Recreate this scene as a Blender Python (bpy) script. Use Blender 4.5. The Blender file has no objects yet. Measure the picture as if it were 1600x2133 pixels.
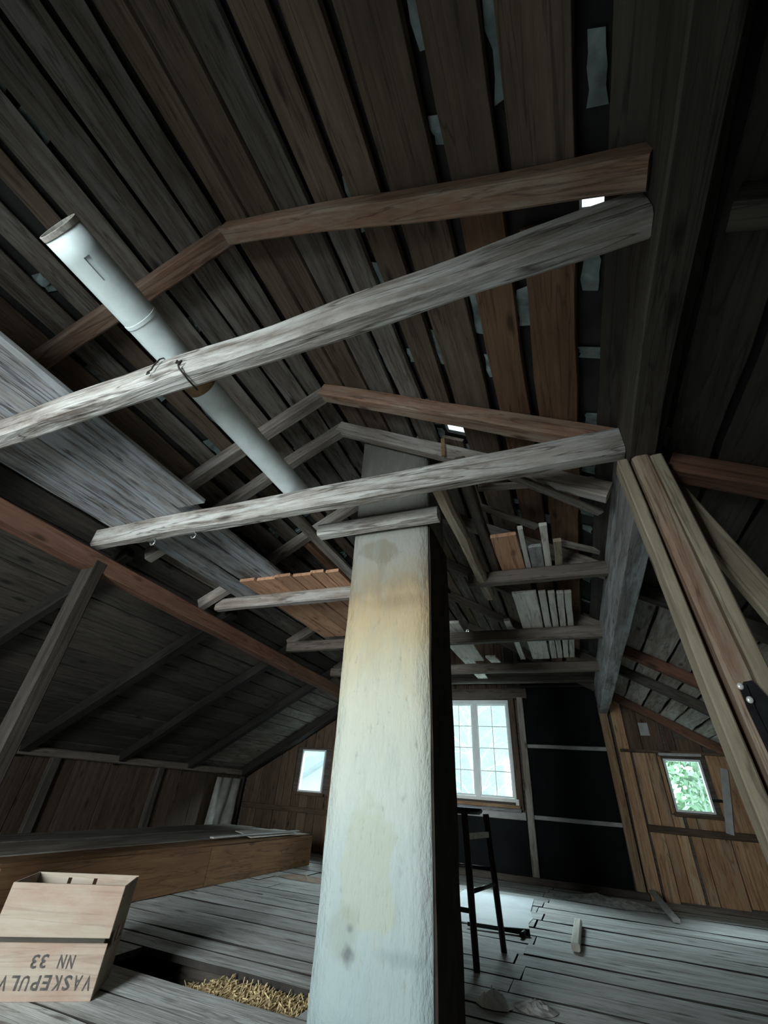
import bpy, bmesh, math, random
from mathutils import Vector, Matrix, noise

rnd = random.Random(11)
SC = bpy.context.scene
COL = SC.collection
ZO = 0.81                       # camera height above the attic floor (m); z below is given from the floor
PI = math.pi

# ------------------------------------------------------------------ camera
cam_d = bpy.data.cameras.new('camera')
cam = bpy.data.objects.new('camera', cam_d)
COL.objects.link(cam)
SC.camera = cam
cam_d.sensor_fit = 'VERTICAL'
cam_d.sensor_height = 36.0
cam_d.lens = 870.0 / 2133.0 * 36.0
cam_d.clip_start = 0.02
# columns: camera right, up, backward in world axes (x right of the ridge, y along the ridge, z up)
CR = Vector((0.930, 0.361, 0.065))
CU = Vector((0.151, -0.539, 0.828))
CB = Vector((0.334, -0.761, -0.556))
CR.normalize(); CB.normalize(); CU = CB.cross(CR).normalized(); CB = CR.cross(CU)
cam.matrix_world = Matrix(((CR.x, CU.x, CB.x, 0), (CR.y, CU.y, CB.y, 0), (CR.z, CU.z, CB.z, ZO), (0, 0, 0, 1)))

# ------------------------------------------------------------------ sky, daylight, exposure
world = bpy.data.worlds.new('overcast_sky')
SC.world = world
world.use_nodes = True
wn = world.node_tree.nodes; wl = world.node_tree.links
bg = wn['Background']
bg.inputs['Color'].default_value = (0.80, 0.97, 1.0, 1)
bg.inputs['Strength'].default_value = 1.7

def area(name, loc, direction, sx, sy, power, color, spread=PI):
    d = bpy.data.lights.new(name, 'AREA'); d.shape = 'RECTANGLE'; d.size = sx; d.size_y = sy
    d.energy = power; d.color = color; d.spread = spread
    o = bpy.data.objects.new(name, d); COL.objects.link(o); o.location = loc
    o.rotation_euler = Vector(direction).to_track_quat('-Z', 'Y').to_euler()
    return o
# daylight through the window of the near gable, behind the camera, and an added panel, out of view, boosting skylight through the far windows
area('window_daylight', (-1.55, -1.80, 1.25), (-0.13, 1, -0.13), 1.0, 1.3, 76, (0.87, 0.98, 1.0), math.radians(94))
area('far_sky_fill', (-2.0, 11.5, 5.0), (0.0, -1, -0.62), 10.0, 2.0, 4200, (0.84, 0.97, 1.0))

SC.view_settings.view_transform = 'Standard'
SC.view_settings.look = 'None'
SC.view_settings.exposure = 0.0
SC.view_settings.gamma = 1.0
SC.view_settings.use_curve_mapping = False

# ------------------------------------------------------------------ materials
def mat_new(name):
    m = bpy.data.materials.new(name); m.use_nodes = True
    nt = m.node_tree
    return m, nt, nt.nodes, nt.links, nt.nodes['Principled BSDF']

def wood(name, c1, c2, stain, rough=0.75, grain=22.0, blotch=0.45, jitter=0.5, bump=0.35, pale=None, knots=True, cracks=0.55):
    """weathered timber: grain along local X, each object a little different"""
    m, nt, N, L, P = mat_new(name)
    tc = N.new('ShaderNodeTexCoord'); oi = N.new('ShaderNodeObjectInfo')
    mul = N.new('ShaderNodeVectorMath'); mul.operation = 'SCALE'; mul.inputs['Scale'].default_value = 1.0
    comb = N.new('ShaderNodeCombineXYZ')
    mr = N.new('ShaderNodeMath'); mr.operation = 'MULTIPLY'; mr.inputs[1].default_value = 57.0
    L.new(oi.outputs['Random'], mr.inputs[0])
    for k in range(3): L.new(mr.outputs[0], comb.inputs[k])
    add = N.new('ShaderNodeVectorMath'); add.operation = 'ADD'
    L.new(tc.outputs['Object'], add.inputs[0]); L.new(comb.outputs[0], add.inputs[1])
    mp = N.new('ShaderNodeMapping'); mp.inputs['Scale'].default_value = (1.1, grain, grain)
    L.new(add.outputs[0], mp.inputs['Vector'])
    n1 = N.new('ShaderNodeTexNoise'); n1.inputs['Scale'].default_value = 1.6; n1.inputs['Detail'].default_value = 6; n1.inputs['Roughness'].default_value = 0.62
    n1.inputs['Distortion'].default_value = 0.6
    L.new(mp.outputs[0], n1.inputs['Vector'])
    r1 = N.new('ShaderNodeValToRGB')
    r1.color_ramp.elements[0].position = 0.32; r1.color_ramp.elements[0].color = (*c1, 1)
    r1.color_ramp.elements[1].position = 0.68; r1.color_ramp.elements[1].color = (*c2, 1)
    L.new(n1.outputs['Fac'], r1.inputs[0])
    mp2 = N.new('ShaderNodeMapping'); mp2.inputs['Scale'].default_value = (1.6, 5, 5)
    L.new(add.outputs[0], mp2.inputs['Vector'])
    n2 = N.new('ShaderNodeTexNoise'); n2.inputs['Scale'].default_value = 1.5; n2.inputs['Detail'].default_value = 5; n2.inputs['Roughness'].default_value = 0.7
    L.new(mp2.outputs[0], n2.inputs['Vector'])
    r2 = N.new('ShaderNodeValToRGB')
    r2.color_ramp.elements[0].position = 0.42; r2.color_ramp.elements[0].color = (0, 0, 0, 1)
    r2.color_ramp.elements[1].position = 0.66; r2.color_ramp.elements[1].color = (blotch,) * 3 + (1,)
    L.new(n2.outputs['Fac'], r2.inputs[0])
    mx = N.new('ShaderNodeMixRGB'); mx.inputs['Color2'].default_value = (*stain, 1)
    L.new(r2.outputs[0], mx.inputs['Fac']); L.new(r1.outputs[0], mx.inputs['Color1'])
    last = mx.outputs[0]
    if pale:
        mp3 = N.new('ShaderNodeMapping'); mp3.inputs['Scale'].default_value = (1.3, 9, 9); mp3.inputs['Location'].default_value = (7, 3, 1)
        L.new(add.outputs[0], mp3.inputs['Vector'])
        n3 = N.new('ShaderNodeTexNoise'); n3.inputs['Scale'].default_value = 1.3; n3.inputs['Detail'].default_value = 7; n3.inputs['Roughness'].default_value = 0.72
        L.new(mp3.outputs[0], n3.inputs['Vector'])
        r3 = N.new('ShaderNodeValToRGB')
        r3.color_ramp.elements[0].position = 0.46; r3.color_ramp.elements[0].color = (0, 0, 0, 1)
        r3.color_ramp.elements[1].position = 0.62; r3.color_ramp.elements[1].color = (0.75,) * 3 + (1,)
        L.new(n3.outputs['Fac'], r3.inputs[0])
        mp_ = N.new('ShaderNodeMixRGB'); mp_.inputs['Color2'].default_value = (*pale, 1)
        L.new(r3.outputs[0], mp_.inputs['Fac']); L.new(last, mp_.inputs['Color1'])
        last = mp_.outputs[0]
    mc = N.new('ShaderNodeMapping'); mc.inputs['Scale'].default_value = (0.9, 16, 16); mc.inputs['Location'].default_value = (2, 8, 5)
    L.new(add.outputs[0], mc.inputs['Vector'])
    nc = N.new('ShaderNodeTexNoise'); nc.inputs['Scale'].default_value = 1.0; nc.inputs['Detail'].default_value = 3; nc.inputs['Distortion'].default_value = 0.8
    L.new(mc.outputs[0], nc.inputs['Vector'])
    rc = N.new('ShaderNodeValToRGB')
    for pos, val in ((0.0, 0), (0.475, 0), (0.5, cracks), (0.525, 0)):
        e = rc.color_ramp.elements.new(pos) if pos not in (0.0,) else rc.color_ramp.elements[0]
        e.position = pos; e.color = (val,) * 3 + (1,)
    rc.color_ramp.elements[-1].color = (0, 0, 0, 1)
    L.new(nc.outputs['Fac'], rc.inputs[0])
    mcx = N.new('ShaderNodeMixRGB'); mcx.inputs['Color2'].default_value = (*[x * 0.4 for x in stain], 1)
    L.new(rc.outputs[0], mcx.inputs['Fac']); L.new(last, mcx.inputs['Color1'])
    last = mcx.outputs[0]
    if knots:
        mk = N.new('ShaderNodeMapping'); mk.inputs['Scale'].default_value = (2.2, 6.5, 6.5)
        L.new(add.outputs[0], mk.inputs['Vector'])
        vo = N.new('ShaderNodeTexVoronoi'); vo.inputs['Scale'].default_value = 1.0
        L.new(mk.outputs[0], vo.inputs['Vector'])
        rk = N.new('ShaderNodeValToRGB')
        rk.color_ramp.elements[0].position = 0.05; rk.color_ramp.elements[0].color = (0.85,) * 3 + (1,)
        rk.color_ramp.elements[1].position = 0.16; rk.color_ramp.elements[1].color = (0, 0, 0, 1)
        L.new(vo.outputs['Distance'], rk.inputs[0])
        mk2 = N.new('ShaderNodeMixRGB'); mk2.inputs['Color2'].default_value = (*[x * 0.45 for x in stain], 1)
        L.new(rk.outputs[0], mk2.inputs['Fac']); L.new(last, mk2.inputs['Color1'])
        last = mk2.outputs[0]
    hs = N.new('ShaderNodeHueSaturation')
    mrg = N.new('ShaderNodeMapRange'); mrg.inputs['To Min'].default_value = 1 - jitter * 0.6; mrg.inputs['To Max'].default_value = 1 + jitter * 0.6
    L.new(oi.outputs['Random'], mrg.inputs['Value']); L.new(mrg.outputs[0], hs.inputs['Value'])
    L.new(last, hs.inputs['Color'])
    L.new(hs.outputs[0], P.inputs['Base Color'])
    P.inputs['Roughness'].default_value = rough
    P.inputs['Specular IOR Level'].default_value = 0.25
    bp = N.new('ShaderNodeBump'); bp.inputs['Strength'].default_value = bump; bp.inputs['Distance'].default_value = 0.012
    L.new(n1.outputs['Fac'], bp.inputs['Height']); L.new(bp.outputs[0], P.inputs['Normal'])
    return m

def plain(name, col, rough=0.6, metal=0.0, var=0.25, scale=9.0, bump=0.1):
    m, nt, N, L, P = mat_new(name)
    tc = N.new('ShaderNodeTexCoord'); n = N.new('ShaderNodeTexNoise'); n.inputs['Scale'].default_value = scale; n.inputs['Detail'].default_value = 5
    L.new(tc.outputs['Object'], n.inputs['Vector'])
    r = N.new('ShaderNodeValToRGB')
    r.color_ramp.elements[0].position = 0.3; r.color_ramp.elements[0].color = (*[c * (1 - var) for c in col], 1)
    r.color_ramp.elements[1].position = 0.7; r.color_ramp.elements[1].color = (*[min(1, c * (1 + var)) for c in col], 1)
    L.new(n.outputs['Fac'], r.inputs[0]); L.new(r.outputs[0], P.inputs['Base Color'])
    P.inputs['Specular IOR Level'].default_value = 0.2; P.inputs['Roughness'].default_value = rough; P.inputs['Metallic'].default_value = metal
    b = N.new('ShaderNodeBump'); b.inputs['Strength'].default_value = bump; b.inputs['Distance'].default_value = 0.01
    L.new(n.outputs['Fac'], b.inputs['Height']); L.new(b.outputs[0], P.inputs['Normal'])
    return m

M = {}
M['roof_grey'] = wood('roof_grey', (0.108, 0.088, 0.073), (0.195, 0.164, 0.14), (0.05, 0.04, 0.034), pale=(0.25, 0.235, 0.215))
M['roof_brown'] = wood('roof_brown', (0.125, 0.092, 0.064), (0.20, 0.15, 0.112), (0.06, 0.043, 0.032), jitter=.35)
M['roof_orange'] = wood('roof_orange', (0.15, 0.085, 0.05), (0.25, 0.145, 0.088), (0.085, 0.045, 0.028), jitter=0.25)
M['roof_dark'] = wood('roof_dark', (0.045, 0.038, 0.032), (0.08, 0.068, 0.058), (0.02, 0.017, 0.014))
M['post_dark'] = wood('post_dark', (0.028, 0.022, 0.018), (0.05, 0.041, 0.034), (0.015, 0.012, 0.01))  # left post: the weak light there is put into a darker wood
M['knee_brown'] = wood('knee_brown', (0.055, 0.038, 0.026), (0.095, 0.066, 0.045), (0.03, 0.02, 0.014), jitter=.3)
M['rafter_black'] = wood('rafter_black', (0.016, 0.014, 0.012), (0.03, 0.026, 0.023), (0.01, 0.008, 0.007))  # lower left rafters: shade put into a near-black colour
M['rafter_red'] = wood('rafter_red', (0.23, 0.125, 0.085), (0.36, 0.22, 0.15), (0.11, 0.05, 0.035), pale=(0.36, 0.29, 0.23))
M['rafter_grey'] = wood('rafter_grey', (0.22, 0.18, 0.15), (0.36, 0.31, 0.27), (0.10, 0.075, 0.06), pale=(0.42, 0.40, 0.38))
M['tie_grey'] = wood('tie_grey', (0.25, 0.215, 0.19), (0.46, 0.425, 0.395), (0.11, 0.08, 0.062), pale=(0.58, 0.57, 0.55), jitter=0.15, grain=15, bump=0.9, blotch=0.8, cracks=0.8)
M['beam_dark'] = wood('beam_dark', (0.10, 0.08, 0.065), (0.17, 0.14, 0.12), (0.05, 0.04, 0.03))
M['purlin_grey'] = wood('purlin_grey', (0.22, 0.21, 0.20), (0.36, 0.35, 0.34), (0.10, 0.085, 0.075), pale=(0.50, 0.53, 0.55), jitter=0.1)
M['purlin_dark'] = wood('purlin_dark', (0.06, 0.05, 0.042), (0.10, 0.088, 0.075), (0.035, 0.026, 0.02), jitter=0.1)  # darker copy for the near right purlin, shade put into the colour
M['purlin_red'] = wood('purlin_red', (0.13, 0.062, 0.04), (0.20, 0.10, 0.066), (0.07, 0.036, 0.025), jitter=0.1)
M['collar_pale'] = wood('collar_pale', (0.50, 0.46, 0.42), (0.72, 0.69, 0.65), (0.22, 0.17, 0.14), pale=(0.74, 0.74, 0.72), jitter=0.1, bump=0.9, blotch=0.7, cracks=0.8)
M['plank_pale'] = wood('plank_pale', (0.24, 0.23, 0.225), (0.42, 0.41, 0.40), (0.10, 0.082, 0.072), pale=(0.42, 0.46, 0.52), jitter=0.25, grain=13, blotch=0.8, cracks=0.8)
M['plank_orange'] = wood('plank_orange', (0.52, 0.28, 0.165), (0.68, 0.40, 0.25), (0.34, 0.155, 0.09), jitter=0.3)
M['plank_white'] = wood('plank_white', (0.70, 0.66, 0.59), (0.84, 0.81, 0.75), (0.48, 0.41, 0.33), jitter=0.25)
M['post_tan'] = wood('post_tan', (0.32, 0.20, 0.13), (0.48, 0.33, 0.23), (0.17, 0.085, 0.055), jitter=0.1, pale=(0.47, 0.41, 0.33))
M['post_pale'] = wood('post_pale', (0.33, 0.275, 0.195), (0.48, 0.41, 0.30), (0.20, 0.145, 0.10), jitter=0.1)
M['groove_red'] = wood('groove_red', (0.10, 0.04, 0.025), (0.15, 0.065, 0.04), (0.06, 0.025, 0.02), jitter=0.1)
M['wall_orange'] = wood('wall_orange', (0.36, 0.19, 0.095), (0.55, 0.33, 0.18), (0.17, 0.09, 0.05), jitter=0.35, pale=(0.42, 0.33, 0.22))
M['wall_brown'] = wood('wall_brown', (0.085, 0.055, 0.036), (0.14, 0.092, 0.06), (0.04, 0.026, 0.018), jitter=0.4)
M['board_brown'] = wood('board_brown', (0.15, 0.08, 0.038), (0.22, 0.12, 0.058), (0.09, 0.048, 0.025), jitter=0.2)
M['floor_grey'] = wood('floor_grey', (0.42, 0.415, 0.40), (0.56, 0.56, 0.545), (0.27, 0.24, 0.215), pale=(0.62, 0.65, 0.64), jitter=0.2, bump=0.4, blotch=0.75)
M['crate'] = wood('crate_wood', (0.33, 0.265, 0.205), (0.40, 0.335, 0.27), (0.29, 0.165, 0.12), blotch=0.7, jitter=0.12, knots=False, cracks=.25, bump=.15)
M['crate_dark'] = wood('crate_wood_dark', (0.20, 0.16, 0.11), (0.32, 0.26, 0.19), (0.12, 0.09, 0.06), jitter=0.2, knots=False)
M['ink'] = plain('stencil_ink', (0.085, 0.075, 0.07), 0.9, var=0.5, scale=60)
M['deck'] = plain('roofing_felt', (0.035, 0.034, 0.033), 0.9, var=0.6, scale=4)
M['bark'] = plain('birch_bark', (0.20, 0.245, 0.245), 0.8, var=0.5, scale=14)
M['tar'] = plain('tar_paper', (0.008, 0.009, 0.010), 0.95, var=0.4, scale=3, bump=0.2)
M['pipe'] = plain('painted_zinc', (0.76, 0.84, 0.84), 0.55, var=0.08, scale=12, bump=0.15)
M['rust'] = plain('rusty_pipe_band', (0.24, 0.155, 0.08), 0.8, var=0.3, scale=30)
M['pipe_rim'] = plain('chipped_rim', (0.55, 0.50, 0.45), 0.8, var=0.4, scale=50)
M['wire'] = plain('rusty_wire', (0.05, 0.04, 0.035), 0.6, 0.3, scale=40)
M['hook'] = plain('steel_hook', (0.5, 0.5, 0.48), 0.35, 0.8, scale=40)
M['stool'] = plain('stool_lacquer', (0.016, 0.009, 0.008), 0.35, var=0.4, scale=10)
M['iron'] = plain('black_iron', (0.012, 0.012, 0.012), 0.5, 0.2, scale=30)
M['leather'] = plain('black_leather', (0.02, 0.021, 0.022), 0.42, var=0.4, scale=25)
M['nickel'] = plain('bright_nickel', (0.95, 0.93, 0.9), 0.3, 0.35, var=0.05, scale=40)
M['white_paint'] = plain('white_window_paint', (0.80, 0.84, 0.84), 0.45, var=0.05, scale=12)
M['grey_paint'] = plain('grey_lath', (0.40, 0.39, 0.38), 0.7, var=0.15, scale=12)
M['sheet'] = plain('pale_sheet', (0.50, 0.54, 0.57), 0.6, var=0.1, scale=5)
M['paper'] = plain('old_paper', (0.62, 0.58, 0.52), 0.85, var=0.15, scale=14)
M['cloth'] = plain('grey_sacking', (0.30, 0.28, 0.26), 0.95, var=0.25, scale=8)
M['dust'] = plain('floor_litter', (0.34, 0.33, 0.31), 0.95, var=0.4, scale=25)
M['joint_dirt'] = plain('joint_dirt', (0.035, 0.03, 0.027), 0.95, var=0.3)
M['straw'] = plain('straw', (0.62, 0.48, 0.27), 0.8, var=0.35, scale=70)
M['earth'] = plain('outdoor_ground', (0.50, 0.49, 0.40), 0.95, var=0.25, scale=0.6)
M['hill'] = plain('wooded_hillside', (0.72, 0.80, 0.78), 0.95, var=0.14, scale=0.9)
M['birch'] = plain('birch_stem', (0.93, 0.96, 0.96), 0.8, var=0.06, scale=6)
M['leaf'] = plain('spring_leaf', (0.50, 0.66, 0.49), 0.6, var=0.25, scale=1.5)
M['shed_wall'] = plain('white_clapboard', (0.93, 0.93, 0.93), 0.7, var=0.04, scale=4)
M['shed_roof'] = plain('grey_roofing', (0.62, 0.66, 0.70), 0.7, var=0.1, scale=3)

def glass_mat():
    m, nt, N, L, P = mat_new('window_glass')
    out = N['Material Output']; N.remove(P)
    t = N.new('ShaderNodeBsdfTransparent'); g = N.new('ShaderNodeBsdfGlossy'); g.inputs['Roughness'].default_value = 0.05
    tc = N.new('ShaderNodeTexCoord'); n = N.new('ShaderNodeTexNoise'); n.inputs['Scale'].default_value = 6; n.inputs['Detail'].default_value = 3
    L.new(tc.outputs['Object'], n.inputs['Vector'])
    r = N.new('ShaderNodeValToRGB'); r.color_ramp.elements[0].color = (0.86, 0.93, 0.93, 1); r.color_ramp.elements[1].color = (0.97, 1, 1, 1)
    L.new(n.outputs['Fac'], r.inputs[0]); L.new(r.outputs[0], t.inputs['Color'])
    mx = N.new('ShaderNodeMixShader'); mx.inputs['Fac'].default_value = 0.05
    L.new(t.outputs[0], mx.inputs[1]); L.new(g.outputs[0], mx.inputs[2]); L.new(mx.outputs[0], out.inputs['Surface'])
    return m
M['glass'] = glass_mat()

def chimney_mat():
    """lime-washed render: white with bluish light painted in below, tarry yellow seep above, grey-brown stained top painted dimmer for fading light"""
    m, nt, N, L, P = mat_new('limewashed_plaster')
    tc = N.new('ShaderNodeTexCoord'); sx = N.new('ShaderNodeSeparateXYZ'); L.new(tc.outputs['Object'], sx.inputs[0])
    def nz(scale, detail, stretch=(1, 1, 1), rough=0.6, dist=0.0):
        mp = N.new('ShaderNodeMapping'); mp.inputs['Scale'].default_value = stretch; L.new(tc.outputs['Object'], mp.inputs[0])
        n = N.new('ShaderNodeTexNoise'); n.inputs['Scale'].default_value = scale; n.inputs['Detail'].default_value = detail
        n.inputs['Roughness'].default_value = rough; n.inputs['Distortion'].default_value = dist
        L.new(mp.outputs[0], n.inputs['Vector']); return n
    big = nz(3.2, 5, (1, 1, 0.7), 0.6, 0.4)
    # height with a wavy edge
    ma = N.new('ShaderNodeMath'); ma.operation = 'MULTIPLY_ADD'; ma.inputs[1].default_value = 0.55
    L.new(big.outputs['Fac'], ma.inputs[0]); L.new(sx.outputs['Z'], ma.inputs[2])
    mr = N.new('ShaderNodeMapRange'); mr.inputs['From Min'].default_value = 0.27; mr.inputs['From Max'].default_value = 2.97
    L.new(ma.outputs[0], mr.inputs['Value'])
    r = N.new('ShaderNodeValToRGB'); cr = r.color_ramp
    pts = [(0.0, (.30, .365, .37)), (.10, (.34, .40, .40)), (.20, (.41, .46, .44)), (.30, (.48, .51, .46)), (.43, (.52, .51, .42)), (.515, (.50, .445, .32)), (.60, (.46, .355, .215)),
           (.64, (.41, .305, .18)), (.67, (.30, .235, .155)), (.71, (.31, .275, .215)), (.78, (.30, .29, .26)), (1.0, (.20, .19, .175))]  # bluish light low down and its fade upward are in these colours
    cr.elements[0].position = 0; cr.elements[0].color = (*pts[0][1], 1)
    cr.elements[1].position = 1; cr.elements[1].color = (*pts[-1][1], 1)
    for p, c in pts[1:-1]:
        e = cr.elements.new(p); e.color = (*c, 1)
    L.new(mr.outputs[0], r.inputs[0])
    last = r.outputs[0]
    def blend(fac, col, prev, mode='MIX'):
        mx = N.new('ShaderNodeMixRGB'); mx.blend_type = mode; mx.inputs['Color2'].default_value = (*col, 1)
        L.new(fac, mx.inputs['Fac']); L.new(prev, mx.inputs['Color1']); return mx.outputs[0]
    def spot(cx, cz, rx, rz, soft, amount, wob=0.5):
        """an irregular stain centred on (cx, cz) of the front face"""
        n = nz(6.0, 4)
        a = N.new('ShaderNodeMath'); a.operation = 'SUBTRACT'; a.inputs[1].default_value = cx; L.new(sx.outputs['X'], a.inputs[0])
        b = N.new('ShaderNodeMath'); b.operation = 'SUBTRACT'; b.inputs[1].default_value = cz; L.new(sx.outputs['Z'], b.inputs[0])
        a2 = N.new('ShaderNodeMath'); a2.operation = 'DIVIDE'; a2.inputs[1].default_value = rx; L.new(a.outputs[0], a2.inputs[0])
        b2 = N.new('ShaderNodeMath'); b2.operation = 'DIVIDE'; b2.inputs[1].default_value = rz; L.new(b.outputs[0], b2.inputs[0])
        cv = N.new('ShaderNodeCombineXYZ'); L.new(a2.outputs[0], cv.inputs[0]); L.new(b2.outputs[0], cv.inputs[1])
        ln = N.new('ShaderNodeVectorMath'); ln.operation = 'LENGTH'; L.new(cv.outputs[0], ln.inputs[0])
        ad = N.new('ShaderNodeMath'); ad.operation = 'MULTIPLY_ADD'; ad.inputs[1].default_value = wob * 2; ad.inputs[2].default_value = -wob
        L.new(n.outputs['Fac'], ad.inputs[0])
        sm = N.new('ShaderNodeMath'); L.new(ln.outputs['Value'], sm.inputs[0]); L.new(ad.outputs[0], sm.inputs[1])
        q = N.new('ShaderNodeMapRange'); q.inputs['From Min'].default_value = 1.0 - soft; q.inputs['From Max'].default_value = 1.0
        q.inputs['To Min'].default_value = amount; q.inputs['To Max'].default_value = 0.0
        L.new(sm.outputs[0], q.inputs['Value']); return q.outputs[0]
    last = blend(spot(-0.03, 0.52, 0.13, 0.27, 0.2, 0.5, .9), (0.40, 0.41, 0.30), last)
    last = blend(spot(-0.115, 0.335, 0.08, 0.10, 0.35, 0.5, .8), (0.28, 0.31, 0.25), last)
    last = blend(spot(-0.10, 0.285, 0.035, 0.045, 0.6, 0.85, 1.2), (0.13, 0.15, 0.145), last)
    last = blend(spot(-0.10, 0.352, 0.022, 0.022, 0.6, 0.7, 1.1), (0.15, 0.18, 0.17), last)
    last = blend(spot(0.10, 0.30, 0.14, 0.03, 0.7, 0.5, 1.2), (0.22, 0.28, 0.285), last)
    last = blend(spot(-0.10, 2.06, 0.15, 0.075, 0.4, 0.6, 1.3), (0.20, 0.17, 0.12), last)
    last = blend(spot(-0.08, 1.95, 0.03, 0.13, 0.5, 0.55, 1.0), (0.22, 0.19, 0.14), last)
    last = blend(spot(0.02, 1.71, 0.24, 0.055, 0.6, 0.45), (0.25, 0.19, 0.12), last)
    fl = nz(26, 4, (1.3, 1.3, 0.45), 0.65)
    rf = N.new('ShaderNodeValToRGB'); rf.color_ramp.elements[0].position = 0.30; rf.color_ramp.elements[0].color = (0.5, 0.5, 0.5, 1)
    rf.color_ramp.elements[1].position = 0.40; rf.color_ramp.elements[1].color = (0, 0, 0, 1)
    L.new(fl.outputs['Fac'], rf.inputs[0])
    last = blend(rf.outputs[0], (0.26, 0.26, 0.21), last)
    dr = nz(7, 6, (2.5, 2.5, 0.5), 0.7)
    rd = N.new('ShaderNodeValToRGB'); rd.color_ramp.elements[0].position = 0.5; rd.color_ramp.elements[0].color = (0, 0, 0, 1)
    rd.color_ramp.elements[1].position = 0.75; rd.color_ramp.elements[1].color = (0.4, 0.4, 0.4, 1)
    L.new(dr.outputs['Fac'], rd.inputs[0])
    last = blend(rd.outputs[0], (0.30, 0.335, 0.32), last)
    L.new(last, P.inputs['Base Color'])
    P.inputs['Roughness'].default_value = 0.85; P.inputs['Specular IOR Level'].default_value = 0.2
    b = N.new('ShaderNodeBump'); b.inputs['Strength'].default_value = 0.7; b.inputs['Distance'].default_value = 0.014
    mixh = N.new('ShaderNodeMath'); L.new(fl.outputs['Fac'], mixh.inputs[0]); L.new(big.outputs['Fac'], mixh.inputs[1])
    L.new(mixh.outputs[0], b.inputs['Height']); L.new(b.outputs[0], P.inputs['Normal'])
    return m
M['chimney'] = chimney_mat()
M['side_shade'] = plain('shaded_brick', (0.030, 0.022, 0.018), 0.9, var=0.5, scale=8, bump=0.4)  # dark tone is shade put into the colour

# ------------------------------------------------------------------ builders
def link(name, me, mat, parent=None, mw=None):
    o = bpy.data.objects.new(name, me); COL.objects.link(o)
    if mat is not None and not me.materials: me.materials.append(mat)
    if parent is not None:
        o.parent = parent
        o.matrix_parent_inverse = parent.matrix_basis.inverted()
    if mw is not None: o.matrix_basis = mw
    return o

def tag(o, label=None, cat=None, group=None, kind=None):
    if label: o['label'] = label
    if cat: o['category'] = cat
    if group: o['group'] = group
    if kind: o['kind'] = kind
    return o

def empty(name, loc, label=None, cat=None, group=None, kind=None):
    o = bpy.data.objects.new(name, None); COL.objects.link(o); o.location = loc; o.empty_display_size = 0.1
    bpy.context.view_layer.update()
    return tag(o, label, cat, group, kind)

def mesh_of(bm, smooth=False):
    bmesh.ops.recalc_face_normals(bm, faces=bm.faces[:])
    me = bpy.data.meshes.new('shape'); bm.to_mesh(me); bm.free()
    if smooth:
        for p in me.polygons: p.use_smooth = True
    return me

def frame(p0, p1, up):
    x = (p1 - p0).normalized(); z = Vector(up); z = (z - x * z.dot(x)).normalized(); y = z.cross(x)
    return Matrix(((x.x, y.x, z.x, p0.x), (x.y, y.y, z.y, p0.y), (x.z, y.z, z.z, p0.z), (0, 0, 0, 1)))

def plank(name, p0, p1, w, t, mat, parent=None, up=(0, 0, 1), warp=0.004, edge=0.004, seg=None, chamf=0.12, taper=1.0, ragged=0.0, bow=(0.0, .5), edge_mat=None):
    """a sawn timber from p0 to p1 (heights from the floor), w across, t along `up`; the axis is its middle"""
    p0 = Vector(p0); p1 = Vector(p1); Ln = (p1 - p0).length
    mw = frame(p0, p1, up)
    n = seg or max(2, min(22, int(Ln / 0.28)))
    s = rnd.random() * 1000
    bm = bmesh.new(); rings = []
    for i in range(n + 1):
        f = i / n; x = f * Ln
        k = 1 + (taper - 1) * f
        dy = warp * 2 * noise.noise((x * 1.1, s, 0)) + bow[0] * (f - bow[1]) ** 2; dz = warp * noise.noise((x * 1.1, s, 9))
        wl = w / 2 * k + edge * noise.noise((x * 2.6, s, 20)); wr = w / 2 * k + edge * noise.noise((x * 2.6, s, 40))
        h = t / 2 + edge * 0.4 * noise.noise((x * 2, s, 60))
        c = min(w, t) * chamf
        ring = []
        prof = [(-wl + c, -h), (wr - c, -h), (wr, -h + c), (wr, h - c), (wr - c, h), (-wl + c, h), (-wl, h - c), (-wl, -h + c)]
        for q, (yy, zz) in enumerate(prof):
            xx = x
            if ragged and (i == n or i == 0):
                sg = 1 if i == n else -1
                xx = x + sg * ragged * noise.noise((yy * 40 / max(w, .05) * .2, s, 77 + i))
            ring.append(bm.verts.new((xx, yy + dy, zz + dz)))
        rings.append(ring)
    for a, b in zip(rings, rings[1:]):
        for q in range(8):
            bm.faces.new((a[q], a[(q + 1) % 8], b[(q + 1) % 8], b[q]))
    e0 = bm.faces.new(rings[0]); e1 = bm.faces.new(rings[-1])
    if edge_mat:
        bm.faces.index_update()
        for k, f_ in enumerate(bm.faces): f_.material_index = 1 if (k % 8) in (1, 2, 3, 5, 6, 7) or f_ in (e0, e1) else 0
    me = mesh_of(bm)
    if edge_mat: me.materials.append(mat); me.materials.append(edge_mat)
    return link(name, me, mat, parent, mw)

def box(bm, lo, hi):
    vs = [bm.verts.new((x, y, z)) for x in (lo[0], hi[0]) for y in (lo[1], hi[1]) for z in (lo[2], hi[2])]
    for f in ((0, 1, 3, 2), (4, 6, 7, 5), (0, 4, 5, 1), (2, 3, 7, 6), (0, 2, 6, 4), (1, 5, 7, 3)):
        bm.faces.new([vs[i] for i in f])

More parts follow.
